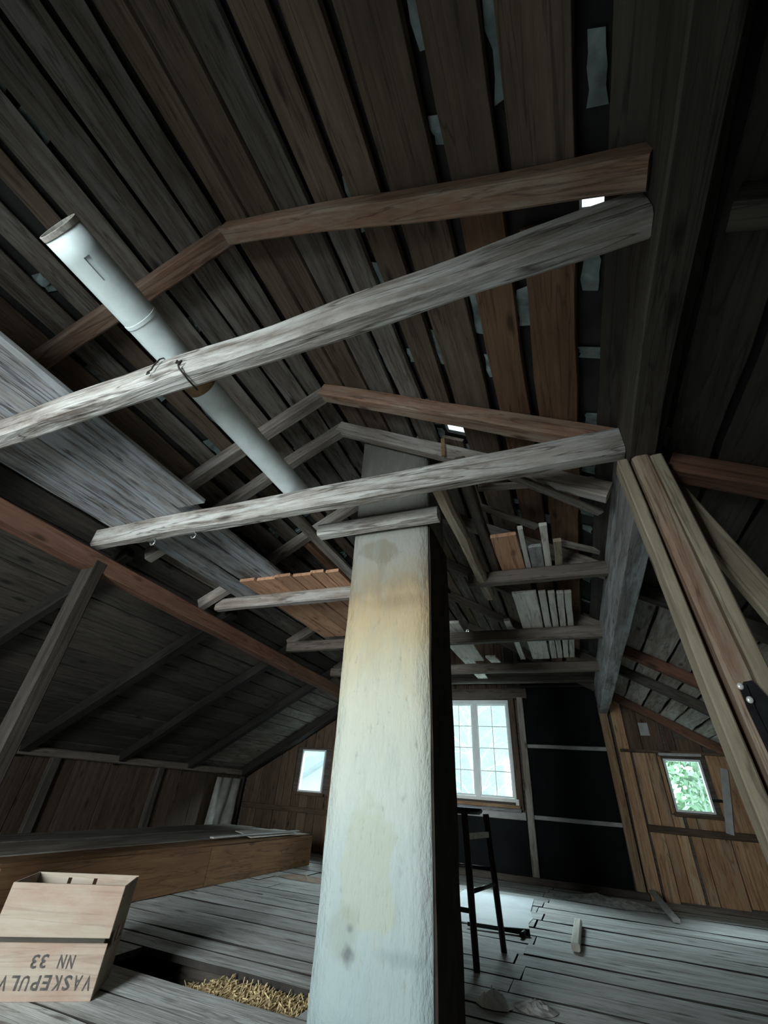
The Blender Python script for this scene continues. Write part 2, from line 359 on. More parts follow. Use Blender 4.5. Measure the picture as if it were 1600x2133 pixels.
def tube(bm, pts, r, k=8, cap=True):
    pts = [Vector(p) for p in pts]; rings = []
    for i, p in enumerate(pts):
        d = (pts[min(i + 1, len(pts) - 1)] - pts[max(i - 1, 0)]).normalized()
        a = d.orthogonal().normalized() if i == 0 else (rings[-1][1] - d * rings[-1][1].dot(d)).normalized()
        b = d.cross(a)
        rr = r[i] if isinstance(r, (list, tuple)) else r
        rings.append(([bm.verts.new(p + (a * math.cos(2 * PI * q / k) + b * math.sin(2 * PI * q / k)) * rr) for q in range(k)], a))
    for (A, _), (B, _) in zip(rings, rings[1:]):
        for q in range(k): bm.faces.new((A[q], A[(q + 1) % k], B[(q + 1) % k], B[q]))
    if cap: bm.faces.new(rings[0][0]); bm.faces.new(rings[-1][0])

def V(x, y, z): return Vector((x, y, z + ZO))          # z measured from eye level

def cells(name, axis, at, thick, us, vs, holes, mat, parent=None, keep=None):
    """a sheet of plates in one plane with rectangular openings; axis is the sheet's normal"""
    bm = bmesh.new()
    us = sorted(set(us + [h[0] for h in holes] + [h[1] for h in holes])); vs = sorted(set(vs + [h[2] for h in holes] + [h[3] for h in holes]))
    for a, b in zip(us, us[1:]):
        for c, d in zip(vs, vs[1:]):
            mu, mv = (a + b) / 2, (c + d) / 2
            if any(h[0] < mu < h[1] and h[2] < mv < h[3] for h in holes): continue
            if keep and not keep(mu, mv): continue
            if axis == 'y': box(bm, (a, at, c), (b, at + thick, d))
            elif axis == 'x': box(bm, (at, a, c), (at + thick, b, d))
            else: box(bm, (a, c, at), (b, d, at + thick))
    bmesh.ops.remove_doubles(bm, verts=bm.verts[:], dist=1e-5)
    return link(name, mesh_of(bm), mat, parent)

# ------------------------------------------------------------------ roof: deck, boards
RX, RZ = -1.30, 2.46 + ZO           # ridge
CA, SA = math.cos(math.radians(30)), math.sin(math.radians(30))
Y0, Y1 = -1.70, 7.05
SL = 4.75                           # length of a slope
def slope(side, s, y, off=0.0):
    """point on a slope, s down from the ridge, off above the underside of the boards"""
    q = 1 if side == 'R' else -1
    return Vector((RX + q * (s * CA + off * SA), y, RZ - s * SA + off * CA))
UP = {'R': (SA, 0, CA), 'L': (-SA, 0, CA)}

HOLES = {'R': [(1.80, 1.875, 0.69, 0.735), (0.94, 1.10, 1.875, 2.0)], 'L': []}
def deck(side):
    bm = bmesh.new()
    us = sorted([-.06, SL + .3] + [v for h in HOLES[side] for v in h[:2]]); vs = sorted([Y0 - .3, Y1 + .25] + [v for h in HOLES[side] for v in h[2:]])
    for a, b in zip(us, us[1:]):
        for c, d in zip(vs, vs[1:]):
            if any(h[0] < (a + b) / 2 < h[1] and h[2] < (c + d) / 2 < h[3] for h in HOLES[side]): continue
            co = []
            for off in (0.05, 0.075):
                for s, y in ((a, c), (b, c), (b, d), (a, d)):
                    co.append(bm.verts.new(slope(side, s, y, off)))
            for f in ((0, 1, 2, 3), (7, 6, 5, 4), (0, 4, 5, 1), (1, 5, 6, 2), (2, 6, 7, 3), (3, 7, 4, 0)):
                bm.faces.new([co[i] for i in f])
    return bm
bmD = deck('R'); bmE = deck('L')
me2 = bpy.data.meshes.new('tmp'); bmE.to_mesh(me2); bmD.from_mesh(me2); bmE.free(); bpy.data.meshes.remove(me2)
ceiling = link('ceiling', mesh_of(bmD), M['deck'])
tag(ceiling, kind='structure')

rowsR = [(.02, .20, 'roof_grey'), (.23, .44, 'roof_grey'), (.465, .665, 'roof_grey'), (.71, .875, 'roof_grey'), (.925, 1.075, 'roof_brown'), (1.125, 1.34, 'roof_brown'),
         (1.395, 1.565, 'roof_orange'), (1.615, 1.805, 'roof_orange'), (1.895, 2.0, 'roof_dark'), (2.01, 2.17, 'roof_dark')]
rowsL = [(.02, .135, 'roof_grey'), (.155, .295, 'roof_grey'), (.31, .46, 'roof_grey'), (.485, .615, 'roof_grey'), (.645, .735, 'roof_brown'), (.80, .905, 'roof_grey'), (.96, 1.09, 'roof_grey'),
         (1.13, 1.29, 'roof_grey'), (1.33, 1.50, 'roof_dark')]
s = 2.19
while s < SL - .1:
    w = rnd.uniform(.14, .20); rowsR.append((s, s + w, 'roof_dark' if s < 3 else 'roof_grey')); s += w + rnd.uniform(.012, .03)
s = 1.53
while s < SL - .1:
    w = rnd.uniform(.15, .22); rowsL.append((s, s + w, 'roof_grey')); s += w + rnd.uniform(.008, .022)
RAFT_Y = [-0.62, 0.62, 1.72, 3.03, 4.25, 5.5, 6.55]
for side, rows in (('R', rowsR), ('L', rowsL)):
    for i, (a, b, mk) in enumerate(rows):
        cut = [Y0]
        for y in RAFT_Y[1:-1]:
            if rnd.random() < 0.33 and y - cut[-1] > 1.1 and mk != 'roof_orange': cut.append(y + 0.035)
        if mk == 'roof_orange' and cut[-1] < .5: cut.append(.60)
        cut.append(Y1 - .06)
        if (side == 'L' and a > 1.85) or (side == 'R' and a > 2.1): cut = [Y0, 3.22, 5.58, Y1 - .06] if side == 'L' else [Y0, 3.22, Y1 - .06]
        for h in HOLES[side]:
            if h[0] < b and h[1] > a:
                cut = sorted(cut + [(h[2] - .01, h[3] + .01)], key=lambda v: v if not isinstance(v, tuple) else v[0])
        for c, d in zip(cut, cut[1:]):
            ys = c[1] if isinstance(c, tuple) else c + .004; ye = d[0] if isinstance(d, tuple) else d - .004
            if ye - ys < .05: continue
            mk2 = mk
            if mk == 'roof_grey' and rnd.random() < .25: mk2 = 'roof_brown'
            if mk == 'roof_orange' and ys < .5: mk2 = 'roof_brown'
            if side == 'R' and mk in ('roof_orange', 'roof_brown') and ys > 3: mk2 = 'roof_grey'
            if side == 'L' and a > 1.85 and ys < 5: mk2 = 'roof_dark'  # shade of the lower left slope painted in; paler only by the far window
            if side == 'R' and a > 2.1 and ys > 2.5: mk2 = 'rafter_grey'  # lit strip painted in with paler boards
            th = .024
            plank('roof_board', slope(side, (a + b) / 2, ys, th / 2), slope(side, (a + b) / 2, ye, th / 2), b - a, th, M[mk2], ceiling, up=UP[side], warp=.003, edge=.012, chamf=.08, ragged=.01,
                  seg=max(3, int((ye - ys) / .22)))

# torn strips of birch bark showing in the gaps, one joined part
bm = bmesh.new()
for side, rows in (('R', rowsR), ('L', rowsL)):
    for (a0, b0, _), (a1, b1, _) in zip(rows, rows[1:]):
        g0, g1 = b0, a1; w = g1 - g0
        if a1 > 2.3: continue
        y = -0.6
        while y < 4.5:
            ln = rnd.uniform(.04, .16) if w > .07 else rnd.uniform(.05, .26)
            if rnd.random() < (.85 if w > .07 else .55 if w > .03 else .25):
                c0 = g0 - .01 + rnd.uniform(0, .4) * w; c1 = g1 + .01 - rnd.uniform(0, .35) * w
                off = rnd.uniform(.030, .044)
                n = 4; up_ = []; dn = []
                for k in range(n + 1):
                    yy = y + ln * k / n
                    up_.append(bm.verts.new(slope(side, c0 + rnd.uniform(-.006, .010), yy + rnd.uniform(-.01, .01), off + rnd.uniform(-.01, .004))))
                    dn.append(bm.verts.new(slope(side, c1 + rnd.uniform(-.012, .006), yy + rnd.uniform(-.01, .01), off + rnd.uniform(-.006, .004))))
                for k in range(n): bm.faces.new((up_[k], up_[k + 1], dn[k + 1], dn[k]))
            y += ln + rnd.uniform(.02, .4)
tag(link('bark_strips', mesh_of(bm), M['bark'], ceiling), kind='stuff')

# ------------------------------------------------------------------ rafters
def rafter(side, y, mk, label, s0=0.03, s1=SL, d=.10, w=.075, drop=0.0):
    o = plank('roof_rafter', slope(side, s0, y, -d / 2 - drop), slope(side, s1, y, -d / 2 - drop), w, d, M[mk], None, up=UP[side], warp=.008, edge=.006, chamf=.10, seg=18)
    return tag(o, label, 'rafter', 'roof rafters')
U1R, U1L = 2.02, 2.0      # the upper rafters end on the purlins; lower ones lap beside them
rafter('R', .597, 'rafter_red', 'reddish brown rafter right of the ridge, nearest the camera, above the first tie beam', s1=U1R, w=.085, d=.085)
rafter('L', .600, 'rafter_red', 'reddish brown rafter left of the ridge, crossing above the white pipe', s1=U1L, w=.09, d=.09)
rafter('R', 1.70, 'rafter_red', 'straight orange brown rafter right of the ridge, just above the second tie beam', s1=U1R, w=.095)
rafter('L', 1.72, 'rafter_grey', 'brown grey rafter left of the ridge, above the middle of the white pipe', s1=U1L, w=.085)
rafter('R', 2.03, 'rafter_grey', 'crooked grey brown rafter lying along the front of the chimney head', s1=2.0, drop=.05, w=.07)
rafter('L', 2.03, 'rafter_grey', 'pale grey rafter running down left from the chimney head behind the white pipe', s1=1.9, drop=.05, w=.07)
rafter('R', 3.07, 'rafter_grey', 'grey rafter right of the ridge, behind the chimney above the loose slats', s1=U1R)
rafter('L', 2.885, 'rafter_grey', 'brown grey rafter left of the ridge, ending at the red purlin beside the orange boards', s1=U1L + .1)
rafter('R', 4.30, 'beam_dark', 'dark rafter right of the ridge, over the front end of the white loft boards', s1=U1R)
rafter('L', 4.30, 'beam_dark', 'dark rafter left of the ridge, behind the orange boards on the tie beams', s1=U1L)
rafter('R', 5.55, 'beam_dark', 'dark rafter right of the ridge, over the far end of the white loft boards', s1=U1R)
rafter('L', 5.55, 'beam_dark', 'dark rafter left of the ridge, second from the far gable wall', s1=U1L)
rafter('R', 6.86, 'beam_dark', 'dark end rafter against the far gable wall, right of the ridge', s1=U1R)
rafter('L', 6.86, 'beam_dark', 'dark end rafter against the far gable wall, left of the ridge', s0=.16, s1=U1L)
LOW = 2.22
rafter('R', .72, 'roof_dark', 'nearly black lower rafter on the right slope, near the upper right corner', s0=LOW)
rafter('R', 1.79, 'purlin_red', 'rusty red lower rafter running right from the top of the two tone post', s0=LOW, w=.10)
rafter('R', 3.2, 'roof_dark', 'dark lower rafter on the right slope, first behind the two tone post', s0=LOW)
rafter('R', 4.68, 'purlin_red', 'dark red lower rafter on the right slope, nearer than the lit strip of boards', s0=LOW)
rafter('R', 5.40, 'roof_dark', 'dark lower rafter on the right slope, crossing the lit strip of boards', s0=LOW)
rafter('R', 6.86, 'purlin_red', 'dark lower rafter against the far gable wall, above the small right window', s0=LOW)
LOWL = 1.98
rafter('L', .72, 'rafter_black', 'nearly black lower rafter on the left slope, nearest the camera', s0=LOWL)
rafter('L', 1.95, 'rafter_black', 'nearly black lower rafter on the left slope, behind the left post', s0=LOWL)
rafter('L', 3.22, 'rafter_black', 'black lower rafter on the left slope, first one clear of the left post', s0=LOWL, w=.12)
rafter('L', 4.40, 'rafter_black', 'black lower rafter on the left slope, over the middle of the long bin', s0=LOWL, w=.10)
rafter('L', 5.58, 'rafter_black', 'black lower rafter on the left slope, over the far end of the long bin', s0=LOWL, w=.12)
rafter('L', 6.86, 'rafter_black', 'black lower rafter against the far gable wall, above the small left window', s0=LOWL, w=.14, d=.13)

# ------------------------------------------------------------------ purlins
o = plank('purlin_beam', V(.4725, Y0 + .05, 1.375), V(.4725, 1.775, 1.375), .105, .20, M['purlin_dark'], warp=.008, edge=.006, chamf=.06, seg=16)
tag(o, 'heavy dark purlin overhead on the right, ending on the two tone post', 'beam')
o = plank('purlin_beam', V(.468, 1.79, 1.285), V(.468, 6.98, 1.265), .110, .36, M['purlin_grey'], warp=.005, edge=.005, chamf=.05, seg=20)  # paler, bluish copy: far window light put into the colour
tag(o, 'deep grey purlin on the right, from the two tone post to the far gable', 'beam')
o = plank('purlin_beam', V(-2.92, Y0 + .05, 1.275), V(-2.92, 6.98, 1.08), .12, .125, M['purlin_red'], warp=.012, edge=.006, chamf=.08, seg=24)
tag(o, 'long red brown purlin along the left side, under the ends of the tie beams', 'beam')
o = plank('purlin_beam', V(-2.08, 2.935, 1.955), V(-2.08, 4.22, 1.955), .075, .09, M['plank_orange'], warp=.004, edge=.004)
tag(o, 'short orange timber under the left roof slope, just left of the chimney head', 'beam')

# ------------------------------------------------------------------ tie beams
def tie(y, x0, x1, z, h, t, mk, label, bow=.006):
    o = plank('tie_beam', V(x0, y + t / 2, z - h / 2), V(x1, y + t / 2, z - h / 2), t, h, M[mk], None, warp=bow, edge=.009, chamf=.16, seg=22)
    return tag(o, label, 'beam', 'tie beams across the attic')
tie(.665, -2.98, .415, 1.460, .140, .085, 'tie_grey', 'pale weathered tie beam nearest the camera, with wire twisted round it')
T2 = tie(1.625, -2.98, .415, 1.455, .140, .085, 'tie_grey', 'pale weathered tie beam crossing just in front of the chimney, with a steel hook below')
tie(2.94, -2.98, -1.30, 1.445, .11, .08, 'rafter_grey', 'grey tie beam at left of the chimney, under the orange boards')
tie(2.94, -.55, .415, 1.445, .10, .08, 'beam_dark', 'dark tie beam at right of the chimney, nearest behind it under the slats')
tie(4.22, -2.98, .415, 1.420, .11, .09, 'beam_dark', 'dark tie beam behind the chimney, under the middle of the white loft boards')
tie(5.36, -2.98, .415, 1.40, .11, .10, 'beam_dark', 'dark tie beam under the far end of the white loft boards, above the big window')
tie(6.60, -2.98, .415, 1.60, .16, .10, 'beam_dark', 'dark tie beam against the far gable, nearest the big window head')
tie(-.50, -2.98, .415, 1.45, .12, .07, 'tie_grey', 'pale tie beam directly overhead behind the camera')

# ------------------------------------------------------------------ posts on the right
p = empty('post', V(.43, 1.70, -ZO), 'stout two tone timber post under the right purlin, tan with a dark red groove', 'post')
dl = .105
plank('core', V(.445 + dl + .02, 1.735, -ZO), V(.465, 1.735, 1.27), .15, .06, M['groove_red'], p, up=(0, -1, 0))
plank('left_stave', V(.372 + dl + .02, 1.69, -ZO), V(.392, 1.69, 1.275), .040, .09, M['post_pale'], p, up=(0, -1, 0), edge=.004)
plank('middle_stave', V(.447 + dl + .02, 1.685, -ZO), V(.467, 1.685, 1.278), .072, .095, M['post_tan'], p, up=(0, -1, 0), edge=.005, chamf=.2)
plank('right_stave', V(.505 + dl + .02, 1.688, -ZO), V(.525, 1.688, 1.27), .046, .09, M['post_pale'], p, up=(0, -1, 0), edge=.004)
o = plank('brace', V(.60, 1.86, 1.22), V(1.14, 1.80, -ZO + .02), .095, .05, M['post_pale'], up=(0, -1, 0))
tag(o, 'grey green plank leaning outward behind the two tone post', 'brace')
o = plank('post', V(-2.92, 1.70, -ZO), V(-2.92, 1.70, 1.205), .11, .10, M['post_dark'], up=(0, -1, 0), edge=.006)
tag(o, 'dark wooden post under the left purlin, at the left edge of the view', 'post')

# black strap hung on the post
st = empty('strap', V(0.518, 1.63, .34), 'black leather strap with two bright metal fittings hung on the two tone post', 'strap')
def ribbon(pts, w, t, nrm=(0, -1, 0)):
    bm = bmesh.new(); pr = None; nrm = Vector(nrm)
    for i, q in enumerate(pts):
        q = Vector(q); d = (Vector(pts[min(i + 1, len(pts) - 1)]) - Vector(pts[max(i - 1, 0)])).normalized()
        sd = d.cross(nrm).normalized() * (w[i] if isinstance(w, list) else w) / 2
        r = [bm.verts.new(q + sd + nrm * t / 2), bm.verts.new(q - sd + nrm * t / 2), bm.verts.new(q - sd - nrm * t / 2), bm.verts.new(q + sd - nrm * t / 2)]
        if pr:
            for k in range(4): bm.faces.new((pr[k], pr[(k + 1) % 4], r[(k + 1) % 4], r[k]))
        else: bm.faces.new(r)
        pr = r
    bm.faces.new(pr)
    return mesh_of(bm)
link('wide_band', ribbon([V(0.516, 1.615, .345), V(0.524, 1.61, .30), V(0.529, 1.61, .20), V(0.533, 1.61, .05), V(0.534, 1.61, -.15), V(0.538, 1.61, -.32)], [.022, .042, .045, .043, .04, .038], .012), M['leather'], st)
link('narrow_band', ribbon([V(0.496, 1.60, .335), V(0.496, 1.60, .27), V(0.505, 1.60, .15), V(0.510, 1.60, 0), V(0.515, 1.60, -.22)], .018, .008), M['leather'], st)
for q in (V(0.489, 1.596, .328), V(0.498, 1.592, .290)):
    bm = bmesh.new(); bmesh.ops.create_uvsphere(bm, u_segments=10, v_segments=7, radius=.009)
    o = link('metal_fitting', mesh_of(bm, True), M['nickel'], st, Matrix.Translation(q) @ Matrix.Diagonal((1, .6, 1.1, 1)))

# ------------------------------------------------------------------ chimney
CX0, CX1, CY0, CY1 = -1.072, -.585, 2.10, 2.52
lean = -.0185
ch = empty('chimney', V((CX0 + CX1) / 2, (CY0 + CY1) / 2, -ZO), 'square plastered chimney stack with yellow stains and right side painted dark as shade, in the middle', 'chimney')
def stack(x0, x1, y0, y1, z0, z1, seed, nz=22):
    bm = bmesh.new(); pr = None
    for i in range(nz + 1):
        z = z0 + (z1 - z0) * i / nz; ring = []
        n = 5
        per = [(x0 + (x1 - x0) * k / n, y0) for k in range(n)] + [(x1, y0 + (y1 - y0) * k / n) for k in range(n)] + [(x1 - (x1 - x0) * k / n, y1) for k in range(n)] + [(x0, y1 - (y1 - y0) * k / n) for k in range(n)]
        for (x, y) in per:
            a = .006
            ring.append(bm.verts.new((x + lean * z + a * noise.noise((x * 5, y * 5 + seed, z * 4)), y + a * noise.noise((x * 5 + 9, y * 5, z * 4 + seed)), z)))
        if pr:
            for k in range(len(ring)): bm.faces.new((pr[k], pr[(k + 1) % len(ring)], ring[(k + 1) % len(ring)], ring[k]))
        else: bm.faces.new(ring)
        pr = ring
    bm.faces.new(pr)
    return bm
hx, hy = (CX1 - CX0) / 2, (CY1 - CY0) / 2
mwc = Matrix.Translation(ch.location)
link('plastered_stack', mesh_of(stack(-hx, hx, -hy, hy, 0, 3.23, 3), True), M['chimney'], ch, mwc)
link('shaded_side', mesh_of(stack(hx - .004, hx + .012, -hy + .015, hy + .02, 0, 2.2, 5)), M['side_shade'], ch, mwc)  # dark sheet over the right face, its shade put into the colour

ip = plank('iron_strap', V(-.490, 1.972, 1.955), V(-.485, 1.972, 1.80), .022, .006, M['rust'], up=(0, -1, 0), edge=.004)
tag(ip, 'short rusty iron strap hanging from the crooked rafter at the chimney head', 'iron strap')
o = plank('collar_board', V(-1.345, 2.035, 1.405), V(-.535, 2.035, 1.405), .085, .085, M['collar_pale'], up=(0, 0, 1), edge=.008, chamf=.18)
tag(o, 'short pale squared timber lying across the front of the chimney', 'beam')
o = plank('loft_joist', V(-.47, 1.66, 1.405), V(-.44, 3.30, 1.40), .075, .08, M['post_pale'], edge=.014, warp=.012, chamf=.25)
tag(o, 'crooked pale barked pole running back along the right side of the chimney', 'beam')
o = plank('loft_joist', V(-.335, 1.72, 1.50), V(-.34, 3.25, 1.50), .06, .09, M['beam_dark'], edge=.008)
tag(o, 'dark joist beside the crooked pale pole, right of the chimney', 'beam')
o = plank('loft_plank', V(-1.47, 1.70, 1.468), V(-1.47, 3.02, 1.462), .085, .03, M['rafter_grey'], edge=.006)
tag(o, 'narrow grey plank in line with the white pipe, left of the chimney head', 'plank')

# ------------------------------------------------------------------ loose planks lying on the tie beams
def loose(x0, x1, y0, y1, z, mk, label, group='loose planks on the tie beams', t=.026, z1=None, rag=.03, edge=.008):
    z1 = z if z1 is None else z1
    o = plank('loft_plank', V((x0 + x1) / 2, y0, z + t / 2), V((x0 + x1) / 2, y1, z1 + t / 2), x1 - x0, t, M[mk], warp=.006, edge=edge, ragged=rag, chamf=.1)
    return tag(o, label, 'plank', group)
loose(-2.165, -1.945, -.72, 1.585, 1.456, 'plank_pale', 'wide grey plank with a split end, rightmost of those left of the white pipe')
loose(-2.42, -2.175, -.75, 1.69, 1.458, 'plank_pale', 'wide bluish grey plank, second from the right of those left of the white pipe')
loose(-2.66, -2.43, -.70, 1.70, 1.456, 'plank_pale', 'wide bluish grey plank, third from the right of those left of the white pipe')
loose(-2.86, -2.67, -.70, 1.71, 1.456, 'plank_pale', 'grey plank nearest the red purlin, in front of the hooked tie beam')
loose(-2.285, -2.075, 1.60, 2.99, 1.484, 'plank_pale', 'grey plank between the hooked tie beam and the orange boards, on the right', z1=1.478)
loose(-2.52, -2.295, 1.73, 2.99, 1.458, 'plank_pale', 'grey plank between the hooked tie beam and the orange boards, in the middle', z1=1.490)
loose(-2.76, -2.53, 1.75, 2.99, 1.456, 'plank_pale', 'grey plank between the hooked tie beam and the orange boards, beside the red purlin', z1=1.45)
ox = [-2.50, -2.335, -2.14, -1.97, -1.79, -1.66, -1.53]
for i, (a, b) in enumerate(zip(ox, ox[1:])):
    loose(a + .006, b - .006, 2.66 + .02 * (i % 2), 4.22, 1.447, 'plank_orange', 'orange board on the tie beams, %s, left of the chimney' %
          ['leftmost of six', 'second from left of six', 'third from left of six', 'third from right of six', 'second from right of six', 'rightmost of six'][i],
          'orange boards laid on the tie beams', rag=.006, edge=.003)
loose(-.275, -.085, 3.38, 5.36, 1.424, 'plank_white', 'wide white loft board with slats to its right, above the big window', 'white boards on the far tie beams', rag=.01, edge=.003)
xs = [-.075, -.005, .06, .125, .19]
for i, (a, b) in enumerate(zip(xs, xs[1:])):
    loose(a + .008, b - .006, 3.40 + .015 * i, 5.34 - .01 * i, 1.424, 'plank_white', ['narrow white slat just right of the wide white board', 'second narrow white slat from the wide white board', 'third narrow white slat from the wide white board', 'last narrow white slat, nearest the right purlin'][i],
          'white slats on the far tie beams', rag=.004, edge=.003)
loose(-1.00, -.86, 4.02, 5.42, 1.44, 'plank_white', 'pale loft board close behind the chimney, right one of two', 'white boards on the far tie beams', rag=.01)
loose(-1.16, -1.01, 4.02, 6.68, 1.44, 'plank_white', 'pale loft board close behind the chimney, left one of two', 'white boards on the far tie beams', rag=.01, z1=1.50)
loose(-.425, -.365, 4.05, 5.42, 1.44, 'plank_white', 'thin bright strip of board left of the wide white board, over the dark gap', 'white boards on the far tie beams', rag=.004)
loose(-.82, -.70, 5.28, 6.62, 1.44, 'plank_white', 'pale short board above the big window, right of the long one', 'white boards on the far tie beams', rag=.01, z1=1.60)
o = plank('loft_plank', V(-.355, 2.48, 1.512), V(-.15, 2.48, 1.512), .0, .0, M['crate']) if False else None
loose(-.295, -.13, 2.47, 3.02, 1.447, 'plank_orange', 'square bit of board with a red brown stain, right of the pale pole', 'odd bits of wood right of the chimney', rag=.01)
loose(-.118, -.085, 2.40, 3.04, 1.447, 'plank_white', 'thin pale batten beside the stained square board', 'odd bits of wood right of the chimney', rag=.004)
loose(.02, .065, 2.40, 3.04, 1.447, 'plank_white', 'short yellowish batten standing out between dark ones, left of the right purlin', 'odd bits of wood right of the chimney', rag=.004)
loose(.09, .14, 2.62, 3.04, 1.447, 'post_pale', 'short rounded grey batten, nearest the right purlin', 'odd bits of wood right of the chimney', rag=.004)
loose(-.075, .01, 2.66, 3.04, 1.447, 'purlin_grey', 'dull grey offcut between the two pale battens', 'odd bits of wood right of the chimney', rag=.01)
for q0, q1, lb in ((V(-.30, 2.10, 1.60), V(.36, 2.16, 1.56), 'pale thin batten across the roof space right of the chimney, upper one'),
                   (V(-.10, 1.86, 1.47), V(.36, 2.32, 1.44), 'slanting grey batten meeting the right purlin behind the second tie beam'),
                   (V(-.36, 2.30, 1.62), V(.0, 2.62, 1.58), 'slanting dark batten above the stained square board'),
                   (V(.12, 2.72, 1.50), V(.41, 2.95, 1.50), 'short slanting batten at the foot of the right purlin, behind the post')):
    tag(plank('batten', q0, q1, .05, .022, M['rafter_grey'], edge=.004), lb, 'batten')

# ------------------------------------------------------------------ white pipe
PX, PZ, PR = -1.362, 1.525, .070
pp = empty('pipe', V(PX, .14, PZ), 'long white stove pipe lying across the first two tie beams', 'pipe')
def cyl(y0, y1, r0, r1, hole=False, k=40, n=14, th=.004):
    bm = bmesh.new(); R = []
    for rr, flip in ((0, 1), (-th, -1)):
        L_ = []
        for i in range(n + 1):
            f = i / n; r = r0 + (r1 - r0) * f + rr
            L_.append([bm.verts.new((r * math.cos(2 * PI * q / k), (y1 - y0) * f, r * math.sin(2 * PI * q / k))) for q in range(k)])
        R.append(L_)
        for i in range(n):
            for q in range(k):
                if hole and i == 1 and rr == 0 and q in (34, 35): continue
                bm.faces.new((L_[i][q], L_[i][(q + 1) % k], L_[i + 1][(q + 1) % k], L_[i + 1][q]))
    for i in (0, n):
        for q in range(k): bm.faces.new((R[0][i][q], R[0][i][(q + 1) % k], R[1][i][(q + 1) % k], R[1][i][q]))
    return mesh_of(bm, True)
tl = lambda y: Matrix.Translation(V(PX, y, PZ))
link('pipe_wall', cyl(.17, 1.80, PR, PR * .985, True, n=20), M['pipe'], pp, tl(.17))
link('rim', cyl(.155, .172, PR * 1.03, PR * 1.02), M['pipe_rim'], pp, tl(.155))
link('rust_band', cyl(.745, .86, PR * 1.012, PR * 1.012), M['rust'], pp, tl(.755))
link('seam_ring', cyl(.50, .515, PR * 1.02, PR * 1.02), M['pipe'], pp, tl(.50))

# wire and hooks on the tie beams
def curve_thing(name, pts, r, mat, label, cat, group=None):
    bm = bmesh.new(); tube(bm, pts, r, 6)
    return tag(link(name, mesh_of(bm, True), mat), label, cat, group)
x = -1.37
curve_thing('wire', [V(x + .03, .745, 1.468), V(x + .02, .66, 1.466), V(x + .01, .646, 1.44), V(x - .005, .645, 1.40), V(x - .004, .645, 1.375), V(x - .02, .645, 1.368), V(x - .018, .645, 1.352), V(x - .003, .645, 1.356)], .0032, M['wire'], 'thin rusty wire looped round the nearest tie beam, left of two', 'wire')
x = -1.225
curve_thing('wire', [V(x - .01, .646, 1.375), V(x - .004, .643, 1.355), V(x + .02, .645, 1.36), V(x + .012, .645, 1.338), V(x + .022, .648, 1.318), V(x + .024, .70, 1.309), V(x + .022, .755, 1.312)], .0042, M['wire'], 'thick rusty wire end under the nearest tie beam, right of two', 'wire')
for x, r_, lb in ((-2.40, .0055, 'shiny steel eye hook under the tie beam in front of the chimney, left of two'), (-2.05, .004, 'small dull hook under the tie beam in front of the chimney, right of two')):
    curve_thing('hook', [V(x, 1.675, 1.33), V(x, 1.675, 1.30)] + [V(x + .019 * math.sin(a), 1.675, 1.281 + .019 * math.cos(a)) for a in [0.2 + k * .55 for k in range(9)]], r_, M['hook'], lb, 'hook')

# ------------------------------------------------------------------ floor
HX0, HX1, HY0, HY1 = -2.42, -1.26, 2.36, 2.62        # where a board is missing
bm = bmesh.new(); box(bm, (-5.4, Y0 - .1, -.22), (2.9, Y1 + .05, -.20))
floor = link('floor', mesh_of(bm), M['deck']); tag(floor, kind='structure')
ys = [Y0, -1.42, -1.14, -.86, -.58, -.30, -.02, .26, .54, .82, 1.10, 1.38, 1.63, 1.87, 2.11, 2.355, 2.625, 2.80, 2.97, 3.20, 3.42, 3.68, 3.93, 4.21, 4.47, 4.73, 5.02, 5.32, 5.62, 5.90, 6.2, 6.5, 6.75, 7.028]
for i, (a, b) in enumerate(zip(ys, ys[1:])):
    cuts = [-5.3]
    if a > -.4:
        c = -3.6 + .9 * rnd.random()
        cuts.append(c)
    if a > 3.1: cuts.append(-.53 + .035 * (i % 3))
    else: cuts.append(-.55 + .9 * rnd.random())
    if b > 1: cuts.append(1.2 + 1.1 * rnd.random())
    cuts.append(2.72)
    if abs(a - 2.355) < .01: cuts = [-5.3, HX0, HX1, .35, 2.72]
    skew = .028 if a > 2.7 else .0
    for c, d in zip(cuts, cuts[1:]):
        if abs(a - 2.355) < .01 and c == HX0: continue
        g = .008 if rnd.random() < .6 else .02
        if abs(a - 2.625) < .01 or abs(b - 2.97) < .01: g = .022
        if c > -.7 and any(abs(a - q) < .01 for q in (3.93, 4.47, 5.32)): g = .03
        plank('floor_board', (c + .003, (a + b) / 2, -.016 + rnd.uniform(-.003, .001)), (d - .003, (a + b) / 2, -.016 + rnd.uniform(-.004, .003)), b - a - g, .03, M['floor_grey'], floor, warp=.004, edge=.008, ragged=.012, chamf=.05, edge_mat=M['joint_dirt'])
bm = bmesh.new()
for y in (Y0, .2, 1.4, 2.2, 2.78, 3.9, 5.1, 6.3): box(bm, (-5.3, y, -.19), (2.8, y + .09, -.034))
link('joists', mesh_of(bm), M['beam_dark'], floor)

